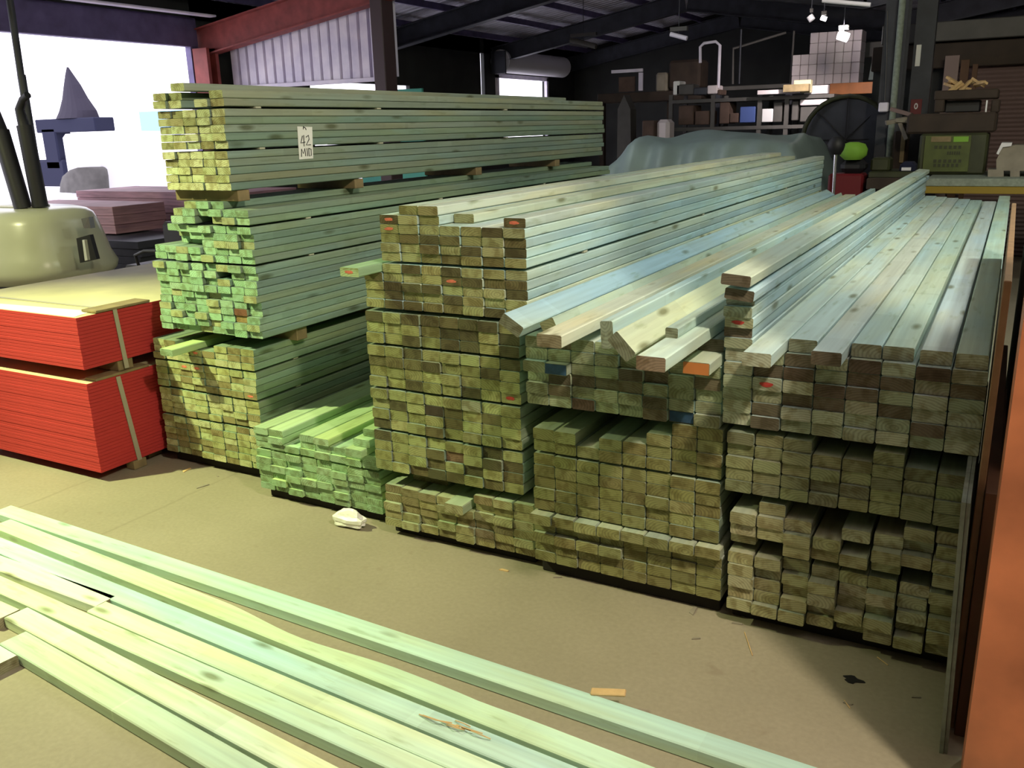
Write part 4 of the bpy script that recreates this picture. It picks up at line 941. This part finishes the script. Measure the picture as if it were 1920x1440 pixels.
# dark mound above racking
q = [P(1628, 150, 15.2), P(1634, 118, 15.2), P(1660, 108, 15.2), P(1700, 104, 15.2), P(1722, 118, 15.2), P(1708, 146, 15.2)]
o = MB().prism(q, (0, .5, 0)).build('wrapped_bale', M['tarp']); tag(o, 'dark grey-green wrapped bale on the orange-beam racking', 'bale')

# ------------------------------------------------------------------ right foreground: sheets on edge and orange post
def sheet(name, a, b, mat, lab, cat='sheet'):
    o = box(name, a, b, M[mat], None, .002); tag(o, lab, cat); return o
sheet('fibreboard_sheet', (.008, 2.47, 0.0), (.026, 4.75, 1.28), 'tan', 'tall tan fibreboard sheet standing on edge beside the rightmost stack')
sheet('hardboard_sheet', (.0275, 2.44, 0.0), (.060, 4.2, .735), 'choc', 'lower brown hardboard sheet on edge, square top corner')
o = MB().prism([(-.003, 2.34, 0), (.007, 2.34, 0), (-.013, 2.34, .738), (-.024, 2.34, .738)], (0, .36, 0)).build('grey_board', M['greygreen']); tag(o, 'thin grey-green sheet edge nearest the concrete', 'sheet')
o = MB().prism([(.008, 2.345, 0), (.017, 2.345, 0), (-.003, 2.345, .736), (-.012, 2.345, .736)], (0, .36, 0)).build('grey_board', M['greygreen']); tag(o, 'second grey-green sheet edge, right against the brown ones', 'sheet')
sheet('hardboard_sheet', (.062, 2.40, 0), (.075, 4.0, .60), 'choc', 'smallest brown sheet tucked behind orange post')
sheet('hardboard_sheet', (.078, 2.60, 0), (.19, 4.75, 1.25), 'brown_dark', 'dark brown sheets on edge behind the orange post')
t = thing('orange_rack_post', (.15, 2.26, 0), 'scuffed orange steel rack post at the right edge', 'rack post')
MB().box((.052, 2.12, 0), (.46, 2.132, 3.3)).build('front_flange', M['orange'], t)  # widened out of view to keep the right lamp off the rightmost stack
MB().box((.052, 2.132, 0), (.064, 2.34, 3.3)).build('side_web', M['orange'], t)
MB().box((.02, 2.10, 0), (.40, 2.38, .012)).build('base_plate', M['orange'], t) if False else None

# ------------------------------------------------------------------ litter
random.seed(44)
o = None
c = PZ(1142, 1298, .052)
o = MB().box(c-Vector((.055, .014, .006)), c+Vector((.05, .014, .004)), 0, .003, Euler((.12, -.1, .25)).to_matrix()).build('wood_wedge', M['wood_chip']); tag(o, 'split pine wedge lying on the farthest long board', 'wood chip')
def crumple():
    import bmesh
    c = PZ(662, 984, 0); bm = bmesh.new(); bmesh.ops.create_icosphere(bm, subdivisions=3, radius=1)
    for v_ in bm.verts:
        k = 1+.2*math.sin(v_.co.x*4+1)*math.cos(v_.co.y*5)+.1*math.sin(v_.co.z*9); v_.co = Vector((v_.co.x*.082*k, v_.co.y*.034*k, max(0, (v_.co.z*.044*k+.036)*(1-.25*math.exp(-(v_.co.z-.1)**2*60)))))
    me = bpy.data.meshes.new('crumpled_plastic'); bm.to_mesh(me); bm.free(); me.materials.append(M['foam'])
    o = link('crumpled_plastic', me, (c.x, c.y-.02, 0)); tag(o, 'crumpled white plastic on the floor by the small pile', 'litter')
crumple()
chips = [(380, 912, .035, 'pale splinter on the floor before the left stack'), (350, 882, .03, 'thin long splinter near the red packs'), (408, 893, .012, 'tiny chip below the left stack corner'),
         (1305, 1198, .016, 'small pale chip on the floor right of centre'), (875, 1272, .014, 'small tan chip between two long boards'), (1382, 1170, .018, 'pale flake at the rightmost stack foot'),
         (1718, 1308, .014, 'pale chip in the shadow at right'), (945, 1070, .02, 'thin chip below the centre stack'), (1045, 1083, .016, 'pale chip under the second stack edge'), (1300, 1146, .03, 'flat pale chip under second stack corner'),
         (1590, 1320, .014, 'pale sliver at the shadow edge'), (655, 1192, .014, 'tan chip beside the second long board'), (1475, 1130, .01, 'tiny pale crumb near the rightmost stack')]
for x, y, s_, lab in chips:
    c = PZ(x, y, 0); a_ = rr(0, 3.1); d = Vector((math.cos(a_), math.sin(a_), 0)); n_ = Vector((-d.y, d.x, 0))
    q = [c-d*s_-n_*s_*.25, c+d*s_*.9-n_*s_*.2, c+d*s_+n_*s_*.22, c-d*s_*.6+n_*s_*.35]
    o = MB().prism(q, (0, 0, .004)).build('wood_chip', M['wood_chip'] if 'tan' in lab or 'thin' in lab else M['stone']); tag(o, lab, 'wood chip')
for x0, y0, x1, y1, lab in [(1396, 1185, 1411, 1229, 'long thin straw on the floor before the rightmost stack'), (1645, 1232, 1665, 1247, 'short straw near the rightmost stack foot'), (1583, 1313, 1594, 1328, 'curved straw at the shadow edge')]:
    o = MB().tube([PZ(x0, y0, .002), (PZ(x0, y0, .004)+PZ(x1, y1, .004))/2, PZ(x1, y1, .002)], .0016, 5).build('straw', M['wood_chip']); tag(o, lab, 'straw')
t = None
c = PZ(1598, 1275, 0); q = [c+Vector(((.028+.012*math.sin(3*a_+1))*math.cos(a_), (.018+.006*math.cos(4*a_))*math.sin(a_), 0)) for a_ in [2*math.pi*k/14 for k in range(14)]]
o = MB().prism(q, (0, 0, .003)).build('rubber_scrap', M['black']); tag(o, 'black scrap lying in the floor shadow at right', 'scrap')
# splinters on the third and fourth floor boards
for i in range(7):
    x0 = rr(780, 900); y0 = 1335+(x0-780)*.30+rr(-8, 8); L_ = rr(25, 70)
    o = MB().tube([PZ(x0, y0, .046), PZ(x0+L_/2, y0+L_*.17, .058+rr(0, .008)), PZ(x0+L_, y0+L_*rr(.25, .42), .047)], .0018, 5).build('splinter', M['wood_chip'])
    tag(o, 'loose pine splinter lying over the bluish floor board', 'splinter', 'splinters on the bluish floor board')
